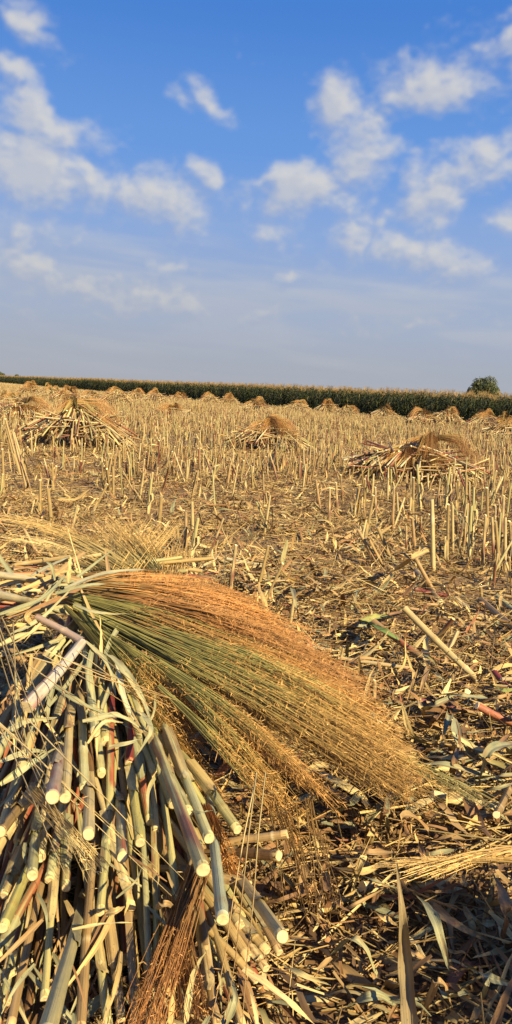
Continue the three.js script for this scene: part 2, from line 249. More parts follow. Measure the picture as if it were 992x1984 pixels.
// ---------------------------------------------------------------- sheaves lying out in the field
function makeSheafParts(seed, lod, peaked) {
  const rnd = rng(seed), parts = [], mound = r => (peaked ? .60 : .46) * Math.pow(Math.max(0, 1 - r / 1.02), .9);
  const nb = 4, dirs = [0, 1, 2, 3].map(k => k * 1.57 + rnd() * .8);
  for (let k = 0; k < nb; k++) { const b = new GB(), n = lod ? 26 : 44;
    for (let i = 0; i < n; i++) { const a = dirs[k] + (rnd() + rnd() - 1) * .95, ly = rnd(), r1 = .72 + rnd() * .3, r0 = peaked ? -.16 + rnd() * .36 : -.38 + rnd() * .55, side = (rnd() - .5) * (peaked ? .3 : .4), da = V(Math.cos(a), 0, Math.sin(a)), sd = V(-da.z, 0, da.x);
      const A = da.clone().multiplyScalar(r0).addScaledVector(sd, side).setY(mound(Math.abs(r0)) * (.45 + .6 * ly) + .03), B = da.clone().multiplyScalar(r1).addScaledVector(sd, side * 1.5 + (rnd() - .5) * .35).setY(.03 + ly * .20);
      const tone = [STRAW, PALE, GREENISH, TAN, CREAM, BROWN][Math.floor(rnd() * 6)]; stalkInto(b, straight(A, B, 5, -.03), .009, .0125, tone, seed * 91 + i + k * 77, { sides: 6, caps: [null, CREAM] }); }
    for (let i = 0; i < 30; i++) { const a = dirs[k] + (rnd() - .5) * 2.2, r = .1 + rnd() * .6, h = mound(r) + .04 + rnd() * .05, da = V(Math.cos(a), 0, Math.sin(a)), L = .3 + rnd() * .35, s = (rnd() - .5) * .4; const sd = V(-da.z, 0, da.x);
      b.blade([0, .33, .66, 1].map(t => da.clone().multiplyScalar(r + L * t * .8).addScaledVector(sd, s * t).setY(Math.max(.03, h * (1 - t * .8) + .1 * t * (1 - t)))), .03 + rnd() * .02, V(0, 1, 0), leafColor([STRAW, TAN, GREYGREEN, PALE][Math.floor(rnd() * 4)], rnd() * 30), { twist: rnd() * 2, wave: .15, across: 2 }); }
    for (let i = 0; i < (lod ? 6 : 14); i++) { const a = dirs[k] + (rnd() - .5) * 2, r = .35 + rnd() * .55, d2 = a + 1.57 + (rnd() - .5) * 1.4, L = .25 + rnd() * .3, c = V(Math.cos(a) * r, mound(r) + .05 + rnd() * .06, Math.sin(a) * r), dd = V(Math.cos(d2) * L, (rnd() - .5) * .22, Math.sin(d2) * L);
      const A = c.clone().add(dd), B = c.clone().sub(dd); A.y = Math.max(.02, A.y); B.y = Math.max(.02, B.y); stalkInto(b, straight(A, B, 4, 0), .008, .0105, [STRAW, PALE, TAN, BROWN][i % 4], seed * 57 + i + k * 31, { sides: 6, caps: [CREAM, CREAM] }); }
    parts.push(['stalk_bundle', b, M.stalk]); }
  const nt = peaked ? 16 : 12, main = rnd() * 6.28; for (let k = 0; k < nt; k++) { const b = new GB(), a = main + (k / nt - .5) * 4.2 + (rnd() - .5) * .8, da = V(Math.cos(a), 0, Math.sin(a)), sd = V(-da.z, 0, da.x), L = .55 + rnd() * .35, st = V((rnd() - .5) * (peaked ? .34 : .7), (peaked ? .42 : .34) + rnd() * .16, (rnd() - .5) * (peaked ? .34 : .7)).addScaledVector(da, -.18), lift = k % 4 === 0 ? .34 : rnd() * .2, n = lod ? 70 : 130, red = mixc(ORANGE, [.30, .10, .04], rnd() * .6);
    for (let i = 0; i < n; i++) { const s = (rnd() + rnd() - 1) * .24, h = (rnd() - .5) * .22, LL = L * (.7 + rnd() * .35); const pts = [0, .3, .62, 1].map(t => st.clone().addScaledVector(da, LL * t).addScaledVector(sd, s * t * (.5 + t * .5)).add(V(0, lift * 2.4 * t - (lift * 1.8 + .32) * t * t + h * t, 0))); for (const p of pts) p.y = Math.max(.03, p.y);
      fibreInto(b, pts, .0022, OLIVE, rnd() < .6 ? red : GOLD, rnd, lod ? 3 : 6, .3); }
    parts.push(['tassel', b, M.fibre]); }
  return parts.map(([n, b, m]) => [n, b.geo(), m]);
}
const SHEAF_GROUP = 'broomcorn sheaves lying about the stubble field';
const sheafVariants = [11, 12, 13, 14].map((s, k) => makeSheafParts(s, k > 2, k === 1 || k === 2));
function sheaf(px, py, variant, turn, label, sc = 1, yk = 1) {
  const p = onGround(px, py); const t = thing('broomcorn_sheaf', p, label, 'sheaf', SHEAF_GROUP); t.rotation.y = turn; t.scale.set(sc, sc * yk, sc);
  for (const [n, g, m] of sheafVariants[variant]) { const c = new THREE.Mesh(g, m); c.name = n; c.castShadow = c.receiveShadow = true; c.userData = { kind: 'stuff' }; t.add(c); } return t; }
sheaf(150, 868, 2, 3.6, 'large sheaf with rust tassels pointing up and stalk ends showing, second from left', 1.08, 1.15);
sheaf(38, 815, 0, 4.2, 'sheaf with fanned golden tassels cut by the left edge of the picture', 1.0, 1.1);
sheaf(518, 874, 1, 2.2, 'tent-shaped sheaf with dark hollow, alone in the middle of the field', .95, 1.1);
sheaf(800, 925, 0, 3.3, 'broad sheaf with red-brown tassels near the tall stubble at the right', 1.1, 1.05);
sheaf(335, 812, 2, .4, 'low brown sheaf behind the stubble between the rust-topped and the tent-shaped sheaf', .95, .9);
sheaf(20, 786, 3, 1.5, 'small far sheaf above the one at the left edge', 1, 1);
[[182, 777, 'far reddish sheaf straight above the large rust-topped sheaf'], [262, 776, 'far low sheaf under the thin end of the maize'], [300, 783, 'far straw sheaf left of the maize wall start'], [98, 772, 'tiny far sheaf near the left horizon'], [345, 779, 'far flat sheaf right of its straw-coloured twin'], [405, 785, 'far pale sheaf at the foot of the dark maize'], [443, 786, 'far rust sheaf beside the pale one at the maize foot'], [497, 800, 'reddish upright sheaf directly behind the tent-shaped sheaf'], [575, 800, 'low domed sheaf against the maize, right of the reddish upright one'], [636, 803, 'domed sheaf with grey tassel against the maize'], [672, 811, 'flat straw-coloured sheaf just right of the domed grey one'], [745, 812, 'spiky sheaf with tassels sticking up against the maize'], [822, 826, 'wide pale sheaf with stalks to its left near the maize'], [865, 824, 'sheaf with upright tassel beside the wide pale one'], [942, 832, 'sheaf below the round tree, tassels pointing up'], [985, 852, 'pale sheaf with long stalks at the right edge below the tree'], [130, 780, 'low far sheaf left of the reddish far sheaf'], [225, 785, 'low far sheaf right of the reddish far sheaf'], [60, 768, 'far mound on the left horizon below the maize line']]
  .forEach(([px, py, label], k) => sheaf(px, py, k % 4, k * 2.1 + 1, label, 1.0 + (k * 37 % 10) * .025, 1.2 + (k * 53 % 10) * .04));
{ // a sheaf out of frame on the right: its shadow lies over the lower right of the picture
  const t = thing('broomcorn_sheaf', V(1.55, gh(1.55, -.55), -.55), 'sheaf beside the photographer, just outside the right edge', 'sheaf', SHEAF_GROUP); t.rotation.y = .7; t.scale.set(.85, 1.4, .85);
  for (const [n, g, m] of sheafVariants[1]) { const c = new THREE.Mesh(g, m); c.name = n; c.castShadow = c.receiveShadow = true; c.userData = { kind: 'stuff' }; t.add(c); } }

// ---------------------------------------------------------------- stubble
const stubVariants = [];
for (let v = 0; v < 14; v++) {
  const rnd = rng(300 + v), tone = [STRAW, PALE, STRAW, TAN, PALE, GREENISH, PALE][v % 7], stalk = new GB(), r = .0105 + rnd() * .003, bend = V((rnd() - .5) * .04, 0, (rnd() - .5) * .04);
  const pts = []; for (let k = 0; k <= 12; k++) { const t = k / 12; pts.push(V(bend.x * t * t, t, bend.z * t * t)); }
  const slant = (rnd() - .5) * 1.2; // unit-height stalk; scaled per plant
  stalkInto(stalk, pts.map(p => p.clone().multiplyScalar(.40).setY(p.y * .40 - .02)), r * 1.12, r * .92, tone, 500 + v, { sides: 8, caps: [null, CREAM], stain: v % 3 === 1 ? .86 : v % 5 === 2 ? .72 : .2 });
  { const P = stalk.p; for (let k = 0; k < P.length; k += 3) if (P[k + 1] > .365) P[k + 1] += slant * (P[k] - bend.x * .4) * .9; }
  const sheath = new GB(); const hs = .14 + rnd() * .2, col = mixc(tone, [BROWN, TAN, PALE][v % 3], .7); // torn leaf sheath and hanging dry blade
  for (let k = 0; k < 2 + v % 2; k++) { const a = rnd() * 6.28, d = V(Math.cos(a), 0, Math.sin(a)), h = hs * (.4 + .8 * rnd()), L = .10 + rnd() * .16, fl = .15 + rnd() * .5;
    sheath.blade([V(0, .0, 0).addScaledVector(d, r * 1.3), V(0, h * .6, 0).addScaledVector(d, r * 1.5), V(0, h, 0).addScaledVector(d, r * 1.7), V(0, h + L * .2, 0).addScaledVector(d, r + L * fl * .6), V(0, h - L * .35, 0).addScaledVector(d, r + L * fl), V((rnd() - .5) * .05, Math.max(.01, h - L * (.7 + rnd() * .5)), (rnd() - .5) * .05).addScaledVector(d, r + L * fl * 1.15)], .016 + rnd() * .011, d, leafColor(mulc(col, .85), v * 3 + k, DARKB), { across: 2, fold: -.5, wave: .25, seed: v + k, profile: t => t < .5 ? 1 : Math.max(.12, 1 - (t - .5) * 1.5) }); }
  stubVariants.push([stalk.geo(), sheath.geo()]);
}
const stubGroup = 'cut stubble stalks standing in the field';
function stub(base, top, rad, v, label) { const g = thing('stubble_stalk', base, label, 'stubble stalk', stubGroup); const d = top.clone().sub(base), L = d.length(); g.quaternion.setFromUnitVectors(V(0, 1, 0), d.clone().normalize()); g.rotateY(v * 2.4); const k = rad / .0115; g.scale.set(k, L / .38, k);
  const s = new THREE.Mesh(stubVariants[v][0], M.stalk), h = new THREE.Mesh(stubVariants[v][1], M.leaf); s.name = 'stalk'; h.name = 'dry_sheath'; for (const m of [s, h]) { m.castShadow = m.receiveShadow = true; g.add(m); } return g; }
// the nearest ones, read from the photograph: base x, y, top x, y, width in pixels, variant, label
const near = [
  [638, 1026, 638, 945, 6, 1, 'slim straight stub standing alone left of the broad red-brown sheaf'], [706, 992, 706, 928, 5, 2, 'thin upright stub in front of the left end of the broad sheaf'], [729, 1006, 726, 944, 6, 1, 'reddish straight stub just left of the broad sheaf front'], [772, 1012, 769, 954, 5, 6, 'short pale stub before the broad sheaf'],
  [804, 1068, 799, 1004, 7, 3, 'pale stub leaning slightly left in the loose row before the thick stub'], [787, 1078, 787, 1020, 6, 4, 'short stub with dull sheath just left of the thickest stub'], [840, 1112, 837, 968, 9, 8, 'thickest tall stub with split brown sheath on its side'], [759, 1088, 733, 1020, 8, 0, 'straw-yellow stub leaning left by the fallen dry leaf'], [867, 1088, 867, 977, 7, 2, 'tall straight stub right beside the thickest one'], [877, 1073, 877, 979, 7, 6, 'tall pale stub paired with the one beside the thickest stub'],
  [908, 1098, 913, 980, 7, 5, 'greenish tall stub in the clump toward the right edge'], [915, 1052, 918, 944, 6, 5, 'slender green-yellow stub rising above the right-hand clump'], [935, 1102, 940, 998, 7, 1, 'red-streaked stub in the middle of the right-hand clump'], [958, 1108, 953, 1002, 8, 4, 'red-topped pale stub in the right-hand clump'], [968, 1112, 962, 1010, 7, 0, 'straw stub hugging the red-topped one'], [978, 1108, 979, 1003, 8, 6, 'forked yellow stub at the right edge'],
  [840, 1152, 804, 1080, 9, 3, 'thick dull stub leaning left under the curved dry leaf'], [734, 1098, 693, 1026, 8, 3, 'weathered brown stub leaning far left'], [745, 1100, 712, 1040, 6, 7, 'thin stub leaning behind the weathered brown one'], [933, 1167, 933, 1136, 7, 0, 'very short yellow stub low at the right'], [560, 1224, 570, 1161, 8, 6, 'short pale stub rising behind the tassel fan'], [653, 1304, 666, 1252, 8, 4, 'stubby pale stub with frayed top beside the tassel fan'],
  [502, 1192, 547, 1091, 6, 2, 'thin stub leaning right above the tassel fan'], [497, 1152, 522, 1058, 7, 0, 'long yellow stub leaning right in the clearing'], [512, 1036, 524, 960, 6, 6, 'pale stub leaning right in the middle distance of the clearing'], [726, 1382, 724, 1318, 10, 1, 'short stub with maroon skin and greenish tip right of the fan'], [446, 1152, 456, 1056, 8, 1, 'straight stub with dark red lower half'], [370, 1088, 383, 1004, 9, 5, 'broad greenish stub with a green leaf at its side'],
  [373, 1042, 373, 972, 8, 6, 'pale straight stub behind the broad greenish one'], [360, 1078, 360, 992, 7, 3, 'dull stub left of the broad greenish one'], [346, 1066, 345, 1020, 7, 0, 'low stub at the left of the greenish group'], [307, 1022, 315, 962, 8, 0, 'yellow stub alone left of the greenish group'], [287, 997, 293, 928, 7, 5, 'tall yellow stub at the near end of the left row'], [403, 1082, 433, 1004, 6, 4, 'pale stub leaning right behind the dark red stub'], [100, 1017, 95, 945, 8, 0, 'straw stub before the large rust-topped sheaf'], [78, 1000, 77, 930, 7, 2, 'slim stub left of the straw one before the large sheaf'],
  [134, 1050, 151, 978, 6, 6, 'thin pale stub leaning right above the fine standing tassels'], [78, 1082, 45, 1024, 8, 3, 'brown stub leaning left at the back of the front heap'], [40, 921, 10, 812, 6, 2, 'longest leaning stub in the sheaf-side clump at the left edge'], [52, 950, 24, 836, 6, 4, 'long leaning stub, foremost of the left-edge clump'], [30, 905, 14, 830, 5, 0, 'yellow stub of the left-edge clump'], [45, 900, 28, 838, 5, 6, 'pale stub at the right of the left-edge clump'], [8, 960, 4, 870, 6, 2, 'stub cut by the left edge of the picture'], [484, 1145, 470, 1110, 6, 3, 'short brown stub beside the dark red one'],
  [620, 985, 612, 930, 6, 3, 'brownish stub in a pair in mid-field right of centre'], [655, 1000, 650, 935, 6, 1, 'reddish stub of the mid-field pair right of centre'], [800, 1000, 800, 925, 6, 2, 'slim stub before the tassels of the broad sheaf'], [815, 990, 808, 900, 6, 5, 'greenish stub crossing the broad sheaf'], [862, 985, 872, 905, 6, 5, 'yellow-green stub at the right flank of the broad sheaf'], [902, 1010, 905, 920, 6, 0, 'straw stub behind the right-hand clump'], [945, 1040, 942, 945, 7, 2, 'tall pale stub at the back of the right-hand clump'], [972, 1050, 975, 960, 7, 1, 'red-flecked stub back at the right edge'],
];
const stubsNear = []; let nStub = 0;
for (const [bx, by, tx, ty, w, v, label] of near) { const B = onGround(bx, by), z = toPixel(B)[2]; const T = at(tx, ty, B.distanceTo(camera.position)); { const k = z / toPixel(T)[2]; T.copy(at(tx, ty, B.distanceTo(camera.position) * k * .995)); } stub(B, T, w * z / F * .38, v % 14, label); stubsNear.push(B); nStub++; }
{
  const rnd = rng(4242), cand = [], along = rowDir, across = rowNrm, O = CE0.clone().addScaledVector(across, -1.6);
  const lists = stubVariants.map(() => []);
  for (let row = 0; row < 260; row++) { const off = -row * .62; let s = -85;
    while (s < 330) { s += .16 + rnd() * .22; const c = O.clone().addScaledVector(along, s).addScaledVector(across, off + (rnd() - .5) * .10); if (c.z > -2.2) continue; const az = Math.atan2(c.x, -c.z), d = Math.hypot(c.x, c.z); if (Math.abs(az) > .47 + .8 / d || d > 300) continue;
      const gap = fbm(c.x * .35 + 7, c.z * .35 + 2, 3); if (gap < .36) continue;
      const px = toPixel(c); // clearings trodden by the harvesters, seen between the front heap and the rows
      if (px[1] > 1180) continue; if (px[1] > 1000 && px[0] < 880 && (rnd() < .8 || px[0] < 380 || px[1] > 1120)) continue; if (px[1] > 940 && px[0] < 860 && px[0] > 300 && rnd() < .55) continue; if (px[0] < 300 && px[1] > 890 && px[1] < 1100 && px[0] < 190 && rnd() < .85) continue;
      const n = 1 + Math.floor(rnd() * 2.6); if (d > 70 && rnd() < .35) continue;
      for (let k = 0; k < n; k++) { const b = V(c.x + (rnd() - .5) * .09, 0, c.z + (rnd() - .5) * .09); b.y = gh(b.x, b.z); const lean = rnd() < (px[1] > 930 && px[0] < 860 ? .45 : .16) ? 1.1 : .26, L = .20 + rnd() * .20 + (rnd() < .1 ? .08 : 0); cand.push({ b, d: Math.hypot(b.x, b.z), T: b.clone().add(V((rnd() - .5) * lean * L, L, (rnd() - .5) * lean * L)), v: Math.floor(rnd() * 14), r: .0070 + rnd() * .004, lean, L, px }); } } }
  cand.sort((a, b) => a.d - b.d);
  const tones = ['straw-coloured', 'pale', 'straw-coloured', 'tan', 'pale', 'greenish', 'pale'];
  const place = (x, y) => x < 130 ? (y < 880 ? 'by the left-edge sheaf' : 'at the left edge before the rust-topped sheaf') : x < 250 ? (y < 870 ? 'around the large rust-topped sheaf' : 'in the left row before the rust-topped sheaf') : x < 420 ? (y < 900 ? 'left of the tent-shaped sheaf' : 'in the left row nearer the clearing') : x < 620 ? (y < 890 ? 'round the tent-shaped sheaf' : 'in the clearing below the tent-shaped sheaf') : x < 760 ? 'left of the broad red-brown sheaf' : x < 880 ? 'around the broad red-brown sheaf' : y > 960 ? 'in the dense clump at the right edge' : 'in the rows right of the broad sheaf';
  const mx = new THREE.Matrix4(), q = new THREE.Quaternion(), q2 = new THREE.Quaternion(); let far = 0;
  for (const s of cand) {
    const inFrame = s.px[0] > 3 && s.px[0] < 989 && s.px[1] < 1984;
    if (nStub < 296 && inFrame) { const h = s.L > .4 ? 'tall' : s.L < .31 ? 'short' : 'knee-low'; stub(s.b, s.T, s.r, s.v, `${h} ${s.r > .0095 ? 'stout ' : s.r < .008 ? 'slender ' : ''}${s.v % 3 === 1 ? 'red-stained' : tones[s.v % 7]} stub ${s.lean > .5 ? 'leaning over' : 'upright'} ${place(s.px[0], s.px[1])}`); nStub++; continue; }
    const d = s.T.clone().sub(s.b); q.setFromUnitVectors(V(0, 1, 0), d.clone().normalize()).multiply(q2.setFromAxisAngle(V(0, 1, 0), s.v * 2.4 + s.L * 50)); const k = s.r / .0115; mx.compose(s.b, q, V(k, d.length() / .38, k)); lists[s.v].push([mx.clone(), mulc([1, 1, 1], .8 + (s.L * 977 % 1) * .4)]); far++;
  }
  console.log('stubble in stuff', far);
  lists.forEach((l, v) => { instanced('distant_stubble', stubVariants[v][0], M.stalk, l, 'rows of distant cut stubble stalks reaching back to the maize', 'stubble'); instanced('stubble_sheath_leaves', stubVariants[v][1], M.leaf, l.slice(0, 2200), 'dry sheath leaves hanging on the distant stubble', 'dry leaves'); });
}

// ---------------------------------------------------------------- litter on the soil
{
  const rnd = rng(808);
  const leafG = [], strawG = [], pieceG = [], chaffG = [];
  for (let v = 0; v < 9; v++) { const b = new GB(), L = .12 + rnd() * .26, w = .010 + rnd() * .022, curl = (rnd() - .3) * .5, sw = (rnd() - .5) * .5; const pts = [0, .17, .34, .5, .67, .84, 1].map(t => V((t - .5) * L, curl * L * (t - .5) * (t - .5) * 1.4 + .012 * Math.sin(t * 9 + v), sw * L * (t - .5) * (t - .5) * 2)); b.blade(pts, w, V(0, 1, .2), leafColor([1, 1, 1], v * 5 + 1, [.45, .38, .3]), { fold: (rnd() - .2) * .9, twist: (rnd() - .5) * 4, wave: .35, seed: v, across: 3, profile: t => Math.min(1, .35 + t * 3) * Math.min(1, .15 + (1 - t) * 1.8) }); leafG.push(b.geo()); }
  for (let v = 0; v < 5; v++) { const b = new GB(), L = .14 + rnd() * .3, c = (rnd() - .5) * .3; b.tube([0, .25, .5, .75, 1].map(t => V((t - .5) * L, (t - .5) * (t - .5) * c * L * .5, (t - .5) * (t - .5) * c * L)), t => .0016 + .0012 * (1 - t), () => [1, 1, 1], 3); strawG.push(b.geo()); }
  for (let v = 0; v < 5; v++) { const b = new GB(), L = .10 + rnd() * .30; stalkInto(b, straight(V(-L / 2, 0, 0), V(L / 2, 0, 0), 7, 0), .0095, .008, [.62, .47, .24], 70 + v, { sides: 7, caps: [CREAM, CREAM], stain: v === 2 ? .85 : .3 }); pieceG.push(b.geo()); }
  for (let v = 0; v < 5; v++) { const b = new GB(), L = .03 + rnd() * .05, w = .006 + rnd() * .016; b.blade([0, .35, .7, 1].map(t => V((t - .5) * L, (rnd() - .4) * .016, (rnd() - .5) * .008)), w, V(0, 1, 0), leafColor([1, 1, 1], v * 7 + 2, [.5, .4, .3]), { fold: rnd() - .3, across: 2, wave: .3, seed: v, twist: rnd() * 2, profile: t => .5 + .5 * Math.sin(t * 3.1) }); chaffG.push(b.geo()); }
  const pal = { leaf: [[STRAW, 7], [TAN, 5], [PALE, 4], [BROWN, 4], [[.34, .19, .08], 4], [GREYGREEN, 1.3], [[.30, .27, .12], 1], [DARKB, 1.5], [[.40, .17, .09], .6]], straw: [[STRAW, 4], [PALE, 3], [TAN, 3], [GOLD, 1], [BROWN, 2]], chaff: [[TAN, 3], [BROWN, 4], [STRAW, 2], [DARKB, 2], [[.36, .17, .07], 2]], piece: [[[1, 1, 1], 3], [[.75, .7, .6], 3], [[.5, .4, .3], 2]] };
  const pick = p => { let s = p.reduce((a, b) => a + b[1], 0) * rnd(); for (const [c, w] of p) { s -= w; if (s <= 0) return mulc(c, .7 + rnd() * .55); } return p[0][0]; };
  const mx = new THREE.Matrix4(), q = new THREE.Quaternion(), e = new THREE.Euler();
  const strew = (name, gs, mat, p, dens, tiltAmp, lift, label, cat) => { const lists = gs.map(() => []); let tot = 0;
    for (const [r0, r1, n] of dens) { const half = r0 < 3 ? .62 : .40 + .6 / r0, area = half * (r1 * r1 - r0 * r0), cnt = Math.round(area * n);
      for (let k = 0; k < cnt; k++) { const r = Math.sqrt(lerp(r0 * r0, r1 * r1, rnd())), a = (rnd() * 2 - 1) * half, x = Math.sin(a) * r, z = -Math.cos(a) * r; if (r > 30 && V(x, 0, z).sub(CE0).dot(rowNrm) > 0) continue; const patch = fbm(x * .8 + 70, z * .8 + 30, 3); if (rnd() > .35 + 1.3 * sstep(.3, .65, patch)) continue; const up = rnd() < .12;
        e.set((rnd() - .5) * tiltAmp, rnd() * 6.283, (rnd() - .5) * (up ? 2.2 : tiltAmp), 'YXZ'); q.setFromEuler(e); const sc = .42 + rnd() * rnd() * .85; mx.compose(V(x, gh(x, z) + .004 + rnd() * rnd() * lift + (up ? .03 : 0), z), q, V(sc, sc, sc)); lists[Math.floor(rnd() * gs.length)].push([mx.clone(), pick(p)]); tot++; } }
    console.log(name, tot); gs.forEach((g, k) => instanced(name, g, mat, lists[k], label, cat)); };
  strew('dry_leaf_litter', leafG, M.litter, pal.leaf, [[.9, 4, 420], [4, 8, 330], [8, 16, 150], [16, 34, 46], [34, 70, 10]], 1.1, .08, 'crumpled dry leaf litter covering the soil', 'leaf litter');
  strew('straw_litter', strawG, M.litter, pal.straw, [[.9, 4, 700], [4, 8, 520], [8, 16, 220], [16, 34, 60]], .5, .09, 'thin loose straws strewn over the soil', 'straw');
  strew('cane_litter', pieceG, M.stalk, pal.piece, [[2.4, 4, 5], [4, 8, 13], [8, 14, 13], [14, 34, 6], [34, 80, 2]], .45, .07, 'broken cane pieces scattered between the rows', 'cane litter');
  strew('chaff', chaffG, M.litter, pal.chaff, [[.9, 4, 700], [4, 8, 420], [8, 14, 160]], 1.3, .05, 'small brown leaf flakes and chaff on the soil', 'chaff');
}

// ---------------------------------------------------------------- single pieces lying on the ground
function lyingStalk(a, b, w, tone, stain, label, seed, lift = .02, hA = 0) { const A = camera.position.clone().lerp(onGround(...a), 1 - hA / EYE), B = onGround(...b), z = toPixel(A)[2], r = w * z / F * .5; A.y += r + lift; B.y += r + lift * .6; const m = A.clone().add(B).multiplyScalar(.5).setY(0), t = thing('fallen_stalk', m, label, 'stalk', 'fallen stalks lying on the soil'); const gb = new GB(), cut = new GB(); const pts = straight(A.sub(m), B.sub(m), 26, .004);
  stalkInto(gb, pts, r, r * .9, tone, seed, { stain, sides: 10 }); gb.build('cane', M.stalk, t); for (const [p, d] of [[pts[0], -1], [pts[26], 1]]) { const dir = pts[26].clone().sub(pts[0]).normalize().multiplyScalar(d); cut.tube([p.clone().addScaledVector(dir, -.004), p.clone().addScaledVector(dir, .0015)], () => r * .94, () => CREAM, 10, [null, mulc(CREAM, 1.05)]); } cut.build('cut_end', M.cut, t); return t; }
lyingStalk([782, 1196], [924, 1332], 13, PALE, .3, 'long straight straw-yellow stalk propped slantwise on the soil', 1, .03, .24);
lyingStalk([722, 1222], [838, 1302], 13, TAN, .6, 'brownish stalk lying beside the green leaf', 2, .03, .08);
lyingStalk([838, 1302], [905, 1352], 14, BROWN, .2, 'dark rotten stalk end lying beyond the brownish one', 3, .02);
lyingStalk([812, 1384], [930, 1402], 13, TAN, .84, 'maroon-stained stalk lying level near the right edge', 4, .04);
lyingStalk([922, 1390], [1010, 1424], 15, PALE, .75, 'pale stalk with red joint running out at the right edge', 5, .03, .08);
lyingStalk([930, 1180], [1010, 1245], 14, TAN, .3, 'thick dull stalk pair member low at the right edge', 6, .03);
lyingStalk([962, 1172], [1020, 1215], 12, GREENISH, .2, 'greenish stalk lying above the thick dull one at the right edge', 7, .03);
lyingStalk([805, 1120], [852, 1178], 11, TAN, .3, 'weathered stalk lying under the leaning stubs', 8, .03);
lyingStalk([800, 1152], [870, 1163], 9, MAROON, .9, 'dark red stalk piece lying below the leaning stubs', 9);
lyingStalk([560, 1105], [618, 1142], 9, TAN, .3, 'tan stalk lying in the open clearing above the fan', 10);
lyingStalk([955, 1330], [1000, 1372], 12, RED, .9, 'bright red stalk with green leaf base at the right edge', 11, .05);
lyingStalk([618, 1804], [692, 1752], 16, STRAW, .2, 'short straw stalk lying in shade right of the cut ends', 12, .04);
lyingStalk([700, 1755], [760, 1742], 26, PALE, .2, 'wide pale cane piece lying in the shaded litter', 13, .03);
lyingStalk([440, 1095], [520, 1105], 7, CREAM, .3, 'thin cream stalk lying right of the dark red stub', 14, .03);
lyingStalk([595, 1265], [655, 1272], 7, CREAM, .3, 'thin white stalk lying beside the frayed stub', 15, .03);
lyingStalk([640, 1395], [735, 1425], 22, CREAM, .3, 'pale cane lying under the tips of the tassel fan', 16, .05);
lyingStalk([835, 1580], [965, 1592], 18, PALE, .2, 'flattened pale stalk in the shaded litter right of the fan tip', 17, .05);
lyingStalk([955, 1640], [985, 1560], 15, TAN, .2, 'tan stalk standing slantwise at the right edge beyond the fan', 18, .08);
function lyingLeaf(px, w, tone, label, seed, o = {}) { const pts = px.map(([x, y, h]) => { const g = onGround(x, y), c = camera.position; const k = 1 - (h ?? .02) / (EYE - g.y); return c.clone().lerp(g, k); }); const m = pts.reduce((a, p) => a.add(p), V(0, 0, 0)).divideScalar(pts.length).setY(0), t = new GB(), z = toPixel(pts[0])[2]; t.blade(curve(pts.map(p => p.clone().sub(m)), 18), w * z / F, o.up ?? V(.2, 1, .4), leafColor(tone, seed * 3, o.edge ?? BROWN), { wave: .12, seed, fold: .35, across: 6, twist: o.twist ?? 1, ...o }); const k = t.build(numbered(o.name ?? 'dry_leaf'), M.leaf, scene); k.position.copy(m); tag(k, label, 'leaf', 'single leaves lying on the litter'); return k; }
lyingLeaf([[697, 1202, .08], [745, 1225, .12], [790, 1252, .06], [818, 1270, .02]], 22, GREEN, 'fresh dark green leaf on the soil beside a brownish stalk', 1, { name: 'green_leaf', edge: [.10, .15, .04], twist: .3 });
lyingLeaf([[696, 1204, .08], [730, 1196, .1], [762, 1194, .05]], 20, [.36, .36, .11], 'yellow-green leaf fold at the head of the green leaf', 2, { name: 'green_leaf', edge: GREEN, twist: .5 });
lyingLeaf([[830, 1066, .26], [800, 1082, .25], [765, 1108, .14], [735, 1138, .03]], 15, STRAW, 'curved dry yellow leaf arching over the leaning stubs', 3, { edge: TAN });
lyingLeaf([[838, 1070, .22], [826, 1064, .27], [812, 1074, .25]], 10, PALE, 'hooked tip of dry leaf over the thickest stub', 4);
lyingLeaf([[660, 1292, .03], [700, 1276, .07], [745, 1280, .05]], 10, TAN, 'bent tan leaf strip right of the frayed stub', 5);
lyingLeaf([[950, 1326, .05], [975, 1338, .08], [1005, 1332, .04]], 12, [.25, .28, .08], 'green leaf base at the right edge by the red stalk', 6, { name: 'green_leaf', edge: GREEN });
lyingLeaf([[730, 1325, .02], [765, 1342, .06], [795, 1328, .08]], 14, PALE, 'pale cupped leaf below the brownish stalk', 7);
lyingLeaf([[705, 1340, .02], [690, 1365, .06], [720, 1375, .03]], 10, GREYGREEN, 'grey curled leaf at the foot of the maroon stub', 8);
lyingLeaf([[768, 1672, .40], [778, 1760, .33], [786, 1860, .22], [800, 2010, .12]], 36, [.31, .24, .125], 'broad striped tan leaf blade standing upright at the bottom', 9, { up: V(0, .4, 1), twist: .9, fold: .6, wave: .2, profile: t => .10 + .5 * sstep(0, .55, t) + .4 * sstep(.45, .8, t), edge: BROWN });
lyingLeaf([[800, 1730, .06], [845, 1790, .16], [870, 1880, .1]], 26, GREYGREEN, 'grey-green torn leaf just right of the upright blade', 10);
lyingLeaf([[830, 1610, .1], [785, 1580, .18], [770, 1650, .05]], 22, TAN, 'folded tan leaf at the tip of the tassel fan', 11);
lyingLeaf([[992, 1440, .1], [945, 1460, .2], [925, 1520, .05]], 22, GREYGREEN, 'grey leaf loop in shade at the right edge', 12);
lyingLeaf([[880, 1390, .12], [890, 1440, .1], [925, 1475, .03]], 24, GREYGREEN, 'drooping grey leaf below the maroon-stained stalk', 13);
lyingLeaf([[770, 1500, .04], [850, 1480, .12], [930, 1500, .1], [985, 1515, .05]], 16, [.36, .36, .2], 'long sage leaf streaming right from the fan tip', 14);
lyingLeaf([[600, 1490, .06], [680, 1530, .1], [720, 1560, .04]], 26, PALE, 'broad pale leaf under the middle of the fan', 15);
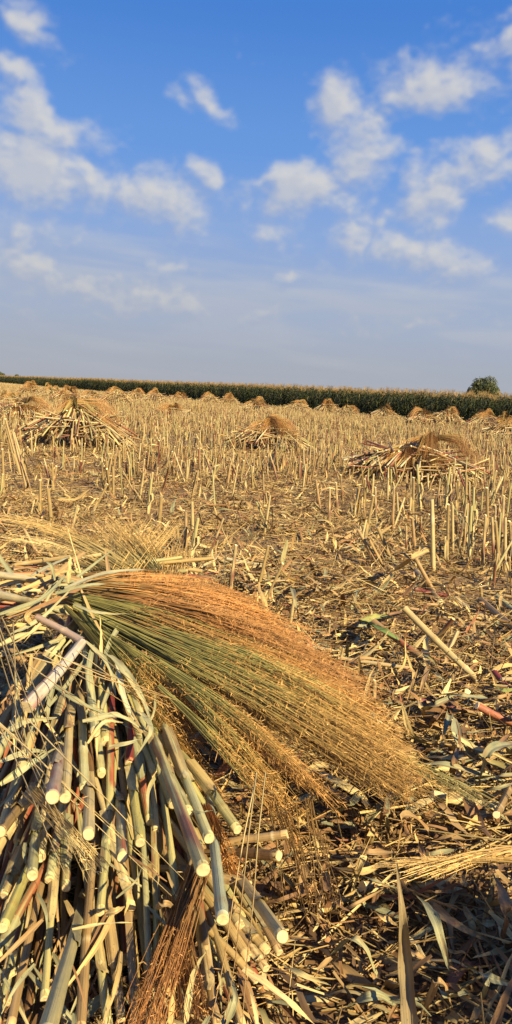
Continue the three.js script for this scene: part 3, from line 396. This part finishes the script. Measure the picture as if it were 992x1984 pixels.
lyingLeaf([[730, 1890, .04], [690, 1820, .14], [640, 1850, .05]], 24, [.40, .38, .2], 'sage leaf bow in the shaded litter', 16);
lyingLeaf([[900, 1870, .05], [950, 1895, .12], [1000, 1910, .06]], 26, GREYGREEN, 'blue-grey leaf in the bottom right corner', 17);
lyingLeaf([[960, 1700, .16], [980, 1760, .18], [968, 1830, .04]], 30, BROWN, 'brown rolled leaf hanging near the right edge', 18);
lyingLeaf([[815, 1750, .06], [880, 1790, .1], [960, 1830, .05]], 22, TAN, 'reddish tan leaf lying across the shade right of the upright blade', 19, { edge: RED });
lyingLeaf([[640, 1680, .06], [700, 1690, .1], [760, 1660, .08]], 20, STRAW, 'yellow leaf strip below the fan tip', 20);
lyingLeaf([[690, 1690, .1], [705, 1660, .14], [680, 1730, .04]], 18, PALE, 'looped pale leaf beside the yellow strip', 21);
lyingLeaf([[820, 1960, .05], [850, 1900, .16], [880, 1960, .04]], 20, TAN, 'arched tan leaf near the foot of the upright blade', 22);
lyingLeaf([[660, 1960, .05], [720, 1930, .12], [770, 1950, .04]], 24, [.34, .35, .2], 'sage leaf left of the foot of the upright blade', 23);
{ // many more leaves in the shaded corner and along the edge of the heap
  const rnd = rng(61), where = [['between the fan tip and the lower right corner', 800, 1700, 190, 260], ['in the strip under the tassel tips', 640, 1640, 110, 120], ['on the soil right of the fan', 860, 1430, 140, 120], ['on the open soil above the fan', 640, 1180, 240, 70]];
  where.forEach(([w, cx, cy, sx, sy], k) => { for (let i = 0; i < [54, 16, 26, 20][k]; i++) { const x = cx + (rnd() * 2 - 1) * sx, y = cy + (rnd() * 2 - 1) * sy, a = rnd() * 6.28, L = (20 + rnd() * 55) * (k === 3 ? .55 : 1), tn = Math.floor(rnd() * 5), h = .03 + rnd() * .12;
    lyingLeaf([[x - Math.cos(a) * L, y - Math.sin(a) * L * .6, .03], [x, y, h], [x + Math.cos(a) * L, y + Math.sin(a) * L * .6, .02 + rnd() * .06]], (10 + rnd() * 12) * (k === 3 ? .6 : 1), [GREYGREEN, TAN, [.33, .32, .17], BROWN, STRAW][tn], `${h > .11 ? 'arched' : h > .07 ? 'bowed' : 'flat'} ${L > 55 ? 'long' : L > 36 ? 'medium' : 'short'} ${['grey-green', 'tan', 'sage', 'brown', 'straw-yellow'][tn]} leaf ${k ? w : y < 1580 ? 'just right of the fan tip' : y < 1730 ? (x < 790 ? 'below the fan tip' : 'around the flat tassel bundle') : x < 760 ? 'left of the upright blade' : y < 1850 ? 'right of the upright blade' : 'in the bottom right corner'}`, 100 + k * 80 + i, { twist: (rnd() - .5) * 4 }); } });
}

// ---------------------------------------------------------------- the front sheaf
const S = py => { const k = [[1080, 2.5], [1130, 2.35], [1300, 2.1], [1500, 1.88], [1700, 1.68], [1850, 1.58], [1984, 1.5], [2150, 1.42]]; if (py <= 1080) return 2.5; for (let i = 1; i < k.length; i++) if (py <= k[i][0]) return lerp(k[i - 1][1], k[i][1], (py - k[i - 1][0]) / (k[i][0] - k[i - 1][0])); return 1.42; };
const org = onGround(230, 1560).setY(0);
const front = thing('broomcorn_sheaf', org, 'big broomcorn heap in the foreground with cut ends and wide golden tassel fan', 'sheaf', SHEAF_GROUP);
const loc = p => p.sub(org);
const keepUp = p => { const g = gh(p.x, p.z) + .02; if (p.y < g) p.y = g; return p; };
function frontStalk(tx, ty, bx, by, w, tone, stain, seed, under = 0, ext = .45) {
  let d = clamp(.0205 * F / w, S(by) - .5, S(by)) + under; let B = at(bx, by, d), T = at(tx, ty, Math.max(S(ty) + under * .8, d + .02)); if (under) { keepUp(B); keepUp(T); }
  const z = toPixel(B)[2], r = w * z / F * (under ? .5 : .545), dir = B.clone().sub(T).normalize(); const A = T.clone().addScaledVector(dir, -ext); A.y -= ext * .12; keepUp(A);
  const g = new GB(), n = 30, path = curve([A, T, T.clone().lerp(B, .5), B], n).map(loc); stalkInto(g, path, r * .86, r, tone, seed, { stain, sides: 12 }); const m = g.build('stalk', M.stalk, front);
  const c = new GB(), e = path[n], dd = path[n].clone().sub(path[n - 1]).normalize(), rnd = rng(seed + 7), sl = V(rnd() - .5, rnd() - .5, rnd() - .5).multiplyScalar(.35), nn = dd.clone().add(sl).normalize();
  // cut face: pale rind ring and pith, a little oblique
  const u = dd.clone().cross(V(.3, .9, .1)).normalize(), v2 = dd.clone().cross(u), ctr = c.v(e.clone().addScaledVector(dd, .0005), [.50, .40, .22], .5, .5); const R1 = [], R2 = [], R3 = [];
  for (let j = 0; j <= 14; j++) { const a = j / 14 * 6.2832, q = u.clone().multiplyScalar(Math.cos(a) * (1 + .08 * Math.sin(seed + a * 2))).addScaledVector(v2, Math.sin(a)), tip = -q.dot(nn) / dd.dot(nn); R1.push(c.v(e.clone().addScaledVector(q, r * .72).addScaledVector(dd, tip * r * .72 + .001), mulc([.58, .47, .26], .72 + .45 * hash2(j, seed)), .5, .5)); R2.push(c.v(e.clone().addScaledVector(q, r * 1.0).addScaledVector(dd, tip * r + .003 * (.5 + .5 * Math.sin(a * 3 + seed))), mulc(PALE, .75), .5, .5)); R3.push(c.v(e.clone().addScaledVector(q, r * 1.03).addScaledVector(dd, -.012), tone, .5, .5)); }
  for (let j = 0; j < 14; j++) c.i.push(ctr, R1[j + 1], R1[j], R1[j], R1[j + 1], R2[j], R2[j], R1[j + 1], R2[j + 1], R2[j], R2[j + 1], R3[j], R3[j], R2[j + 1], R3[j + 1]);
  c.build('cut_end', M.cut, m);
  if (seed % 3 || under) { const sh = new GB(), k0 = 4 + Math.floor(rnd() * 8), k1 = Math.min(n - 3, k0 + 8 + Math.floor(rnd() * 9)), up = V((rnd() - .3) * 1.2, .8, .5 + rnd() * .6), off = r * 1.12, pts = []; for (let k = k0; k <= k1; k++) { const f = (k - k0) / (k1 - k0); let nn = up.clone().addScaledVector(dd, -up.dot(dd)).normalize(); pts.push(path[k].clone().addScaledVector(nn, off + .012 * Math.pow(f, 6) * rnd())); }
    sh.blade(pts, r * 3.1, up, leafColor(mulc(mixc(tone, [STRAW, TAN, GREYGREEN, PALE][seed % 4], .65), .9), seed % 97, seed % 5 ? BROWN : MAROON), { across: 6, fold: -.75, wave: .05, seed: seed % 31, profile: t => (.9 - .15 * t) * (t > .85 ? 1 - (t - .85) * 4 : 1) }); sh.build('sheath', M.leaf, m); }
  return m;
}
const PG = PALEGREEN, PURP = LILAC, YG = [.50, .46, .16];
[[136, 1386, 126, 1547, 20, PALE, .3], [159, 1391, 164, 1529, 18, PG, .6], [187, 1410, 197, 1501, 15, PG, .2], [118, 1451, 101, 1545, 25, PURP, .6], [174, 1500, 171, 1617, 22, PALE, .3], [214, 1426, 213, 1572, 15, GREENISH, .8], [262, 1441, 291, 1592, 17, GREENISH, .72], [252, 1491, 271, 1633, 19, YG, .2], [297, 1552, 302, 1612, 14, PALE, .2], [232, 1552, 237, 1660, 21, PG, .8], [212, 1582, 194, 1769, 16, GREENISH, .1], [297, 1426, 393, 1686, 26, GREENISH, .9], [323, 1416, 405, 1625, 20, PG, .3], [282, 1411, 365, 1575, 19, GREENISH, .2], [408, 1570, 431, 1782, 23, [.58, .62, .42], .2], [353, 1492, 412, 1592, 17, YG, .3], [400, 1520, 460, 1608, 18, GREENISH, .2],
  [90, 1552, 78, 1663, 18, PALE, .3], [72, 1590, 62, 1697, 20, PG, .2], [42, 1560, 0, 1612, 20, TAN, .3], [52, 1690, 5, 1798, 20, YG, .2], [36, 1660, 8, 1735, 18, GREENISH, .82], [150, 1790, 88, 2010, 36, [.66, .58, .28], .2], [171, 1771, 155, 2000, 21, TAN, .5], [217, 1832, 234, 1966, 17, TAN, .2], [300, 1625, 303, 1872, 12, YG, .1], [280, 1680, 292, 1932, 14, PG, .1], [103, 1726, 86, 1935, 15, GREENISH, .2], [474, 1712, 547, 1815, 23, PALE, .2], [447, 1802, 481, 1856, 18, STRAW, .2], [480, 1802, 517, 1843, 17, STRAW, .3], [483, 1832, 515, 1877, 16, TAN, .2], [450, 1847, 497, 1900, 15, STRAW, .2], [447, 1763, 469, 1800, 18, PALE, .2], [501, 1772, 541, 1846, 15, TAN, .7], [465, 1628, 556, 1616, 16, TAN, .2], [462, 1652, 540, 1658, 19, BROWN, .2], [430, 1700, 484, 1714, 14, STRAW, .2],
  [0, 1150, -60, 1140, 22, CREAM, .75], [60, 1165, -40, 1146, 17, CREAM, .2], [62, 1172, -50, 1172, 13, RED, .95], [55, 1122, -40, 1108, 15, CREAM, .2], [60, 1180, -50, 1192, 14, STRAW, .4],
  [240, 1700, 255, 1760, 15, PALE, .3], [225, 1640, 243, 1712, 16, CREAM, .3], [110, 1620, 96, 1705, 17, PG, .3], [30, 1780, -10, 1860, 18, GREENISH, .7], [60, 1800, 20, 1990, 17, TAN, .2], [190, 1830, 210, 1990, 18, GREENISH, .2], [255, 1850, 262, 1990, 16, TAN, .4], [430, 1850, 470, 1990, 17, STRAW, .2], [395, 1830, 420, 1990, 18, TAN, .3], [380, 1700, 400, 1850, 17, TAN, .7], [330, 1640, 350, 1800, 16, GREENISH, .2], [130, 1600, 128, 1720, 16, GREENISH, .88], [20, 1600, -30, 1690, 18, PALE, .4], [258, 1380, 250, 1480, 15, RED, .95], [215, 1340, 216, 1400, 14, MAROON, .95], [240, 1330, 270, 1420, 15, YG, .3], [170, 1290, 185, 1420, 17, PG, .2], [195, 1300, 205, 1440, 16, GREENISH, .2], [225, 1310, 300, 1500, 16, GREENISH, .2], [255, 1340, 335, 1560, 17, PG, .5]]
  .forEach((a, k) => frontStalk(...a, 1000 + k * 13));
{ const rnd = rng(515), tones = [STRAW, TAN, GREENISH, BROWN, PG, PALE, TAN];
  for (let k = 0; k < 105; k++) { const x = -110 + rnd() * 640, y = 1480 + rnd() * 600, t = .55 + rnd() * .2, ax = 165 + (rnd() - .5) * 90, ay = 1180 + (rnd() - .5) * 60; if (x > 330 && y < 1640 + (x - 330) * .4) continue; if (x > 200 + (y - 1400)) continue; frontStalk(lerp(x, ax, t), lerp(y, ay, t), x, y, 15 + rnd() * 4, tones[Math.floor(rnd() * 7)], rnd(), 3000 + k * 17, .07 + rnd() * .22, .3); } }
// leaves on the heap: pixel points, width, tone
function frontLeaf(px, w, tone, seed, o = {}) { const pts = px.map(([x, y, up = .04]) => at(x, y, S(y) - up)); const z = toPixel(pts[0])[2], g = new GB(); g.blade(curve(pts.map(loc), 20), w * z / F * .72, o.up ?? V(.5, .8, .6), leafColor(tone, seed * 2.3, o.edge ?? mixc(tone, BROWN, .6)), { across: 6, fold: .35, wave: .1, seed, ...o }); return g.build('leaf', M.leaf, front); }
const GG = [.31, .32, .185], GG2 = [.40, .39, .22];
[[[[98, 1322, .1], [150, 1360, .12], [210, 1388, .1], [270, 1420, .05]], 22, GG], [[[160, 1398, .12], [225, 1386, .14], [285, 1420, .06]], 22, GG2], [[[203, 1265, .1], [245, 1305, .13], [292, 1378, .08]], 26, GG2], [[[212, 1447, .1], [248, 1440, .12], [276, 1430, .08]], 14, GG2], [[[196, 1275, .05], [195, 1235, .12], [193, 1192, .2]], 13, PALE], [[[105, 1330, .12], [92, 1375, .12], [98, 1412, .06]], 16, GG],
  [[[0, 1190, .1], [80, 1160, .14], [140, 1098, .2]], 17, GG], [[[20, 1230, .08], [75, 1200, .12], [150, 1130, .12]], 16, GG2], [[[125, 1140, .1], [200, 1112, .15], [300, 1102, .12]], 16, [.30, .30, .21]], [[[132, 1130, .12], [134, 1095, .25], [136, 1072, .3]], 17, PALE], [[[105, 1125, .14], [98, 1095, .24], [88, 1088, .24]], 16, GG], [[[60, 1115, .1], [110, 1090, .16], [135, 1078, .18]], 12, [.27, .27, .2]], [[[130, 1165, .1], [180, 1185, .14], [250, 1190, .1]], 12, [.40, .38, .22]], [[[110, 1150, .1], [170, 1135, .15], [240, 1130, .1]], 18, GG], [[[60, 1212, .1], [52, 1195, .15], [64, 1182, .12]], 24, STRAW], [[[90, 1200, .1], [60, 1225, .14], [20, 1250, .08]], 12, PALE],
  [[[0, 1250, .08], [45, 1230, .1], [100, 1225, .08]], 20, [.48, .44, .22]], [[[0, 1430, .12], [45, 1400, .14], [110, 1390, .1]], 20, GG2], [[[0, 1520, .12], [60, 1480, .14], [110, 1450, .08]], 26, [.42, .44, .24]], [[[-10, 1480, .1], [60, 1455, .1], [100, 1460, .05]], 18, GG2], [[[370, 1572, .2], [390, 1574, .22], [412, 1570, .2]], 10, GG], [[[471, 1878, .1], [540, 1925, .1], [610, 1985, .04]], 28, PALE], [[[545, 1870, .08], [590, 1890, .1], [640, 1908, .04]], 20, [.50, .44, .22]], [[[275, 1380, .1], [290, 1420, .12], [262, 1465, .06]], 20, GG2], [[[170, 1440, .1], [200, 1400, .16], [240, 1400, .1]], 13, PALE], [[[140, 1800, .14], [200, 1790, .16], [258, 1788, .1]], 11, PALE], [[[225, 1740, .1], [260, 1710, .14], [275, 1680, .1]], 9, GG], [[[300, 1760, .1], [320, 1750, .15], [345, 1765, .05]], 24, TAN], [[[205, 1770, .08], [225, 1765, .1], [242, 1755, .08]], 24, STRAW], [[[360, 1984, .05], [370, 1900, .1], [400, 1840, .06]], 26, [.46, .40, .2]], [[[430, 2000, .05], [455, 1940, .12], [440, 1880, .08]], 22, GG2], [[[500, 2000, .06], [490, 1940, .1], [468, 1890, .06]], 16, PALE], [[[330, 1984, .05], [335, 1920, .08], [355, 1850, .05]], 22, STRAW], [[[120, 1300, .1], [135, 1260, .15], [160, 1225, .1]], 12, GG], [[[150, 1230, .1], [210, 1290, .1], [225, 1350, .06]], 18, GG2], [[[180, 1250, .1], [170, 1320, .1], [185, 1390, .06]], 20, GG], [[[240, 1290, .08], [270, 1340, .1], [300, 1420, .06]], 16, GG], [[[225, 1285, .08], [240, 1350, .1], [262, 1400, .06]], 20, [.5, .5, .33]]]
  .forEach(([p, w, t], k) => frontLeaf(p, w, t, k + 1, { twist: ((k * 7) % 5 - 2) * .9, wave: .16 }));
{ const rnd = rng(717); for (let k = 0; k < 130; k++) { const top = rnd() < .45, x = top ? rnd() * 330 - 30 : rnd() * 560 - 60, y = top ? 1090 + rnd() * 330 : 1420 + rnd() * 600; if (!top && x > 250 + (y - 1420) * .5) continue; if (x > 170 + (y - 1100) * .9) continue; const a = Math.atan2(y - 1120, x - 150) + (rnd() - .5) * 1.7, L = 30 + rnd() * 70, dep = .06 - rnd() * .18; frontLeaf([[x - Math.cos(a) * L, y - Math.sin(a) * L, dep], [x + (rnd() - .5) * 20, y, dep + .03], [x + Math.cos(a) * L, y + Math.sin(a) * L, dep]], 8 + rnd() * 14, [GG, GG2, TAN, STRAW, [.4, .38, .2], PALE, BROWN][Math.floor(rnd() * 7)], 60 + k, { twist: (rnd() - .5) * 3 }); } }
{ // the snapped stem lying across the heap, pale inside
  const g = new GB(); const P = [at(72, 1196, S(1196) - .12), at(120, 1220, S(1220) - .16), at(160, 1243, S(1243) - .2)].map(loc), Q = [at(160, 1243, S(1243) - .2), at(110, 1305, S(1305) - .2), at(52, 1370, S(1370) - .2)].map(loc);
  stalkInto(g, curve(P, 14), .008, .010, PURP, 9001, { stain: .75 }); stalkInto(g, curve(Q, 14), .010, .016, [.72, .64, .55], 9002, { stain: .7, caps: [null, CREAM] }); g.build('snapped_stem', M.stalk, front).userData = { label: 'snapped stem with pale lilac inside, bent in a sharp angle' }; }
// tassels of the fan
{
  const rnd = rng(9191), arc = [[500, 1178], [600, 1255], [690, 1330], [765, 1410], [815, 1480], [840, 1545], [770, 1560], [690, 1545], [600, 1530], [520, 1520], [440, 1560]];
  const ends = s => { const q = s * (arc.length - 1), k = Math.min(arc.length - 2, Math.floor(q)); return [lerp(arc[k][0], arc[k + 1][0], q - k), lerp(arc[k][1], arc[k + 1][1], q - k)]; };
  const dEnd = y => lerp(2.5, 2.02, sstep(1150, 1620, y));
  for (let k = 0; k < 74; k++) {
    const narrow = [[430, 1560, 0], [455, 1640, .1], [575, 1545, .25], [640, 1560, .3], [600, 1600, .3], [440, 1590, 0], [520, 1500, .2], [480, 1530, .1], [650, 1700, .35], [690, 1590, .3]][k - 64], layer = narrow ? 1 : k / 64, s = narrow ? .6 : clamp(((k * .618034) % 1) * .54 + (rnd() - .5) * .03, 0, 1), [ex, ey] = narrow ?? ends(s), f0 = narrow ? narrow[2] : rnd() < .5 ? 0 : rnd() * .38, sx = lerp(lerp(105, 175, rnd()), ex, f0), sy = lerp(lerp(1130, 1205, s) + (rnd() - .5) * 20, ey, f0 * .85) - 20 * f0, reach = .72 + rnd() * .3;
    const d0 = S(sy) + (f0 ? .02 : .0) - .02 + (1 - layer) * .14 - f0 * .12, d1 = dEnd(ey) - .04 + (1 - layer) * .10, g = new GB(), n = narrow ? (ey > 1650 ? 26 : 44) : 66, kind = rnd(), green = narrow || (s > .18 && kind < .5);
    const vary = .45 + rnd() * .95; const tipC = s < .3 ? mixc(ORANGE, [.36, .20, .09], rnd() * .6) : mixc(GOLD, ORANGE, rnd() * .6), baseC = green ? mixc(OLIVE, [.36, .34, .12], rnd()) : mixc([.26, .19, .075], [.38, .15, .05], f0 ? rnd() : rnd() * .4);
    for (let i = 0; i < n; i++) {
      const sp = (rnd() + rnd() - 1), sq = (rnd() + rnd() - 1), L = reach * (.72 + .34 * rnd()), ang = Math.atan2(ey - sy, ex - sx), nx = -Math.sin(ang), ny = Math.cos(ang), len = Math.hypot(ex - sx, ey - sy), wd = len * (narrow ? .05 : .075);
      const X = t => lerp(sx, ex, t * L) + nx * sp * wd * (.12 + t) + (rnd() - .5) * (4 + 14 * t * t), Y = t => lerp(sy, ey, t * L) + ny * sp * wd * (.12 + t) - 26 * Math.sin(Math.PI * t * .85) * (1 - s * .6) + 16 * Math.pow(t, 3) * rnd() + (rnd() - .5) * (3 + 14 * t * t);
      const pts = [0, .2, .4, .6, .8, 1].map(t => loc(keepUp(at(X(t), Y(t), lerp(d0, d1, t * L) - .10 * Math.sin(Math.PI * Math.min(1, t)) + sq * .05 * (.2 + t)))));
      fibreInto(g, pts, .0011 + rnd() * .0007, mulc(baseC, vary), mulc(tipC, (.7 + rnd() * .6) * (.5 + .5 * vary)), rnd, 26, green ? .62 : .38, 1.7);
    }
    g.build('tassel', M.fibre, front).userData = { kind: 'stuff' };
  }
  // long loose fibres hanging down at the lower edge of the fan, and a rust-red tassel below
  const hang = (n, a, b, wA, wB, up, c0, c1, name, sag, r = .0012, mess = name === 'loose_straw' ? 1 : .35) => { const g = new GB(); for (let i = 0; i < n; i++) { const q = rnd(), w = (rnd() + rnd() - 1), x0 = a[0] + w * wA, y0 = a[1] + (rnd() - .5) * wA * .6, x1 = b[0] + lerp(w, rnd() * 2 - 1, mess) * wB + (rnd() - .5) * wB * .4, y1 = b[1] + (rnd() - .5) * wB * .7; const pts = [0, .25, .5, .75, 1].map(t => { const y = lerp(y0, y1, t) + sag * Math.sin(t * 3.14); return loc(keepUp(at(lerp(x0, x1, t) + (rnd() - .5) * 5, y, lerp(up[0], up[1], t) - .07 * Math.sin(t * 3.14) + (rnd() - .5) * .05))); }); fibreInto(g, pts, r + rnd() * .0006, c0, mulc(c1, .75 + rnd() * .5), rnd, 9, .45); } g.build(name, M.fibre, front).userData = { kind: 'stuff' }; };
   hang(26, [560, 1560], [620, 1770], 60, 80, [1.95, 1.8], GOLD, TAN, 'tassel', 0); hang(60, [395, 1560], [450, 1690], 16, 22, [1.74, 1.7], ORANGE, ORANGE, 'tassel', 0);
  hang(70, [385, 1680], [270, 2010], 26, 70, [1.66, 1.44], [.30, .165, .065], [.31, .15, .06], 'tassel', -8, .0010); hang(50, [330, 1740], [380, 2010], 30, 60, [1.66, 1.46], [.40, .24, .09], [.36, .18, .07], 'tassel', -8, .0010); hang(20, [60, 1530], [200, 1680], 24, 40, [1.74, 1.6], GOLD, PALE, 'tassel', 0);
  hang(7, [20, 1400], [250, 1720], 60, 120, [1.75, 1.55], PALE, PALE, 'loose_straw', 0); hang(9, [110, 1280], [260, 1380], 90, 120, [1.9, 1.8], PALE, TAN, 'loose_straw', 0); hang(3, [505, 1500], [430, 1984], 14, 40, [1.68, 1.4], PALE, TAN, 'loose_straw', 0, .0016); hang(5, [0, 1200], [90, 1480], 40, 60, [2.0, 1.75], PALE, PALE, 'loose_straw', 0, .002);
}
// ---------------------------------------------------------------- tassels behind and beside the front sheaf
function tasselSheaf(label, center, groups, seed) { const o = onGround(...center).setY(0), t = thing('broomcorn_sheaf', o, label, 'sheaf', SHEAF_GROUP), rnd = rng(seed);
  for (const [n, a, b, wA, wB, ha, hb, bow, c0, c1] of groups) { const g = new GB(); for (let i = 0; i < n; i++) { const w = (rnd() + rnd() - 1), L = .65 + .4 * rnd(); const pa = [a[0] + w * wA + (rnd() - .5) * 6, a[1] + (rnd() - .5) * wA * .3], pb = [b[0] + w * wB, b[1] + (rnd() - .5) * wB * .35]; const pts = [0, .25, .5, .75, 1].map(tt => { const u = tt * L; return at(lerp(pa[0], pb[0], u) + (rnd() - .5) * 3, lerp(pa[1], pb[1], u) - bow * Math.sin(u * 3.14), lerp(ha, hb, u) + (rnd() - .5) * .08); }).map(keepUp).map(p => p.sub(o)); fibreInto(g, pts, .0014 + rnd() * .0006, c0, mulc(c1, .8 + rnd() * .4), rnd, 10, .5); } g.build('tassel', M.fibre, t).userData = { kind: 'stuff' }; }
  return t; }
{ const t = tasselSheaf('sheaf half hidden behind the front heap, fine pale tassels standing up', [220, 1110], [[150, [300, 1108], [210, 1005], 34, 64, 2.72, 2.9, 0, [.40, .35, .15], STRAW], [90, [215, 1110], [140, 1010], 34, 74, 2.72, 2.95, 0, [.38, .33, .14], [.46, .30, .12]], [60, [250, 1105], [320, 1010], 40, 60, 2.72, 2.95, 0, GOLD, STRAW], [46, [255, 1110], [-10, 1000], 34, 64, 2.7, 3.0, 22, [.42, .34, .15], STRAW], [30, [200, 1100], [20, 1040], 40, 50, 2.7, 2.9, 10, [.40, .30, .13], PALE], [70, [330, 1125], [345, 1050], 40, 40, 2.68, 2.85, 0, TAN, STRAW]], 71);
  const o = t.position; const rnd = rng(72); for (let k = 0; k < 22; k++) { const g = new GB(), x = -40 + rnd() * 330, y = 1088 + rnd() * 40; stalkInto(g, straight(keepUp(at(x, y, 2.75)), keepUp(at(x + 90 + rnd() * 60, y + (rnd() - .5) * 40, 2.7 + rnd() * .1)), 10).map(p => p.sub(o)), .006, .007, [STRAW, TAN, PALE, GREENISH][k % 4], 8000 + k, { caps: [CREAM, CREAM] }); g.build('stalk', M.stalk, t); } }
tasselSheaf('loose tassel bundle lying flat across the shaded litter at the right edge', [900, 1680], [[170, [1060, 1670], [770, 1672], 24, 60, 1.98, 1.98, 6, GOLD, [.44, .30, .12]], [60, [1040, 1640], [800, 1700], 30, 70, 2.0, 1.95, 10, TAN, STRAW]], 73);
tasselSheaf('thin sage tassel lying on the litter beyond the fan tip', [880, 1520], [[90, [700, 1450], [930, 1555], 20, 50, 2.2, 2.15, 12, OLIVE, [.40, .36, .16]]], 74);

{ // look-alikes under one label are told apart by their order across the field
  const by = {}, ord = ['first', 'second', 'third', 'fourth', 'fifth', 'sixth', 'seventh', 'eighth', 'ninth'];
  for (const o of scene.children) if (o.userData.label && !o.userData.kind) (by[o.userData.label] ??= []).push(o);
  for (const [l, v] of Object.entries(by)) if (v.length > 1 && v.length <= 9) v.map(o => [toPixel(o.position)[0], o]).sort((a, b) => a[0] - b[0]).forEach(([, o], k) => { const t = `${l}, ${ord[k]} from left`; o.userData.label = t.split(' ').length > 16 ? t.replace(' upright', '').replace(' leaning over', ' leaning') : t; });
}
let triangles = 0;
scene.traverse(o => { if (o.isMesh && !o.isInstancedMesh) triangles += o.geometry.index.count / 3; if (o.isMesh) { o.castShadow = true; o.receiveShadow = true; } });
console.log('triangles', triangles);
renderer.render(scene, camera);
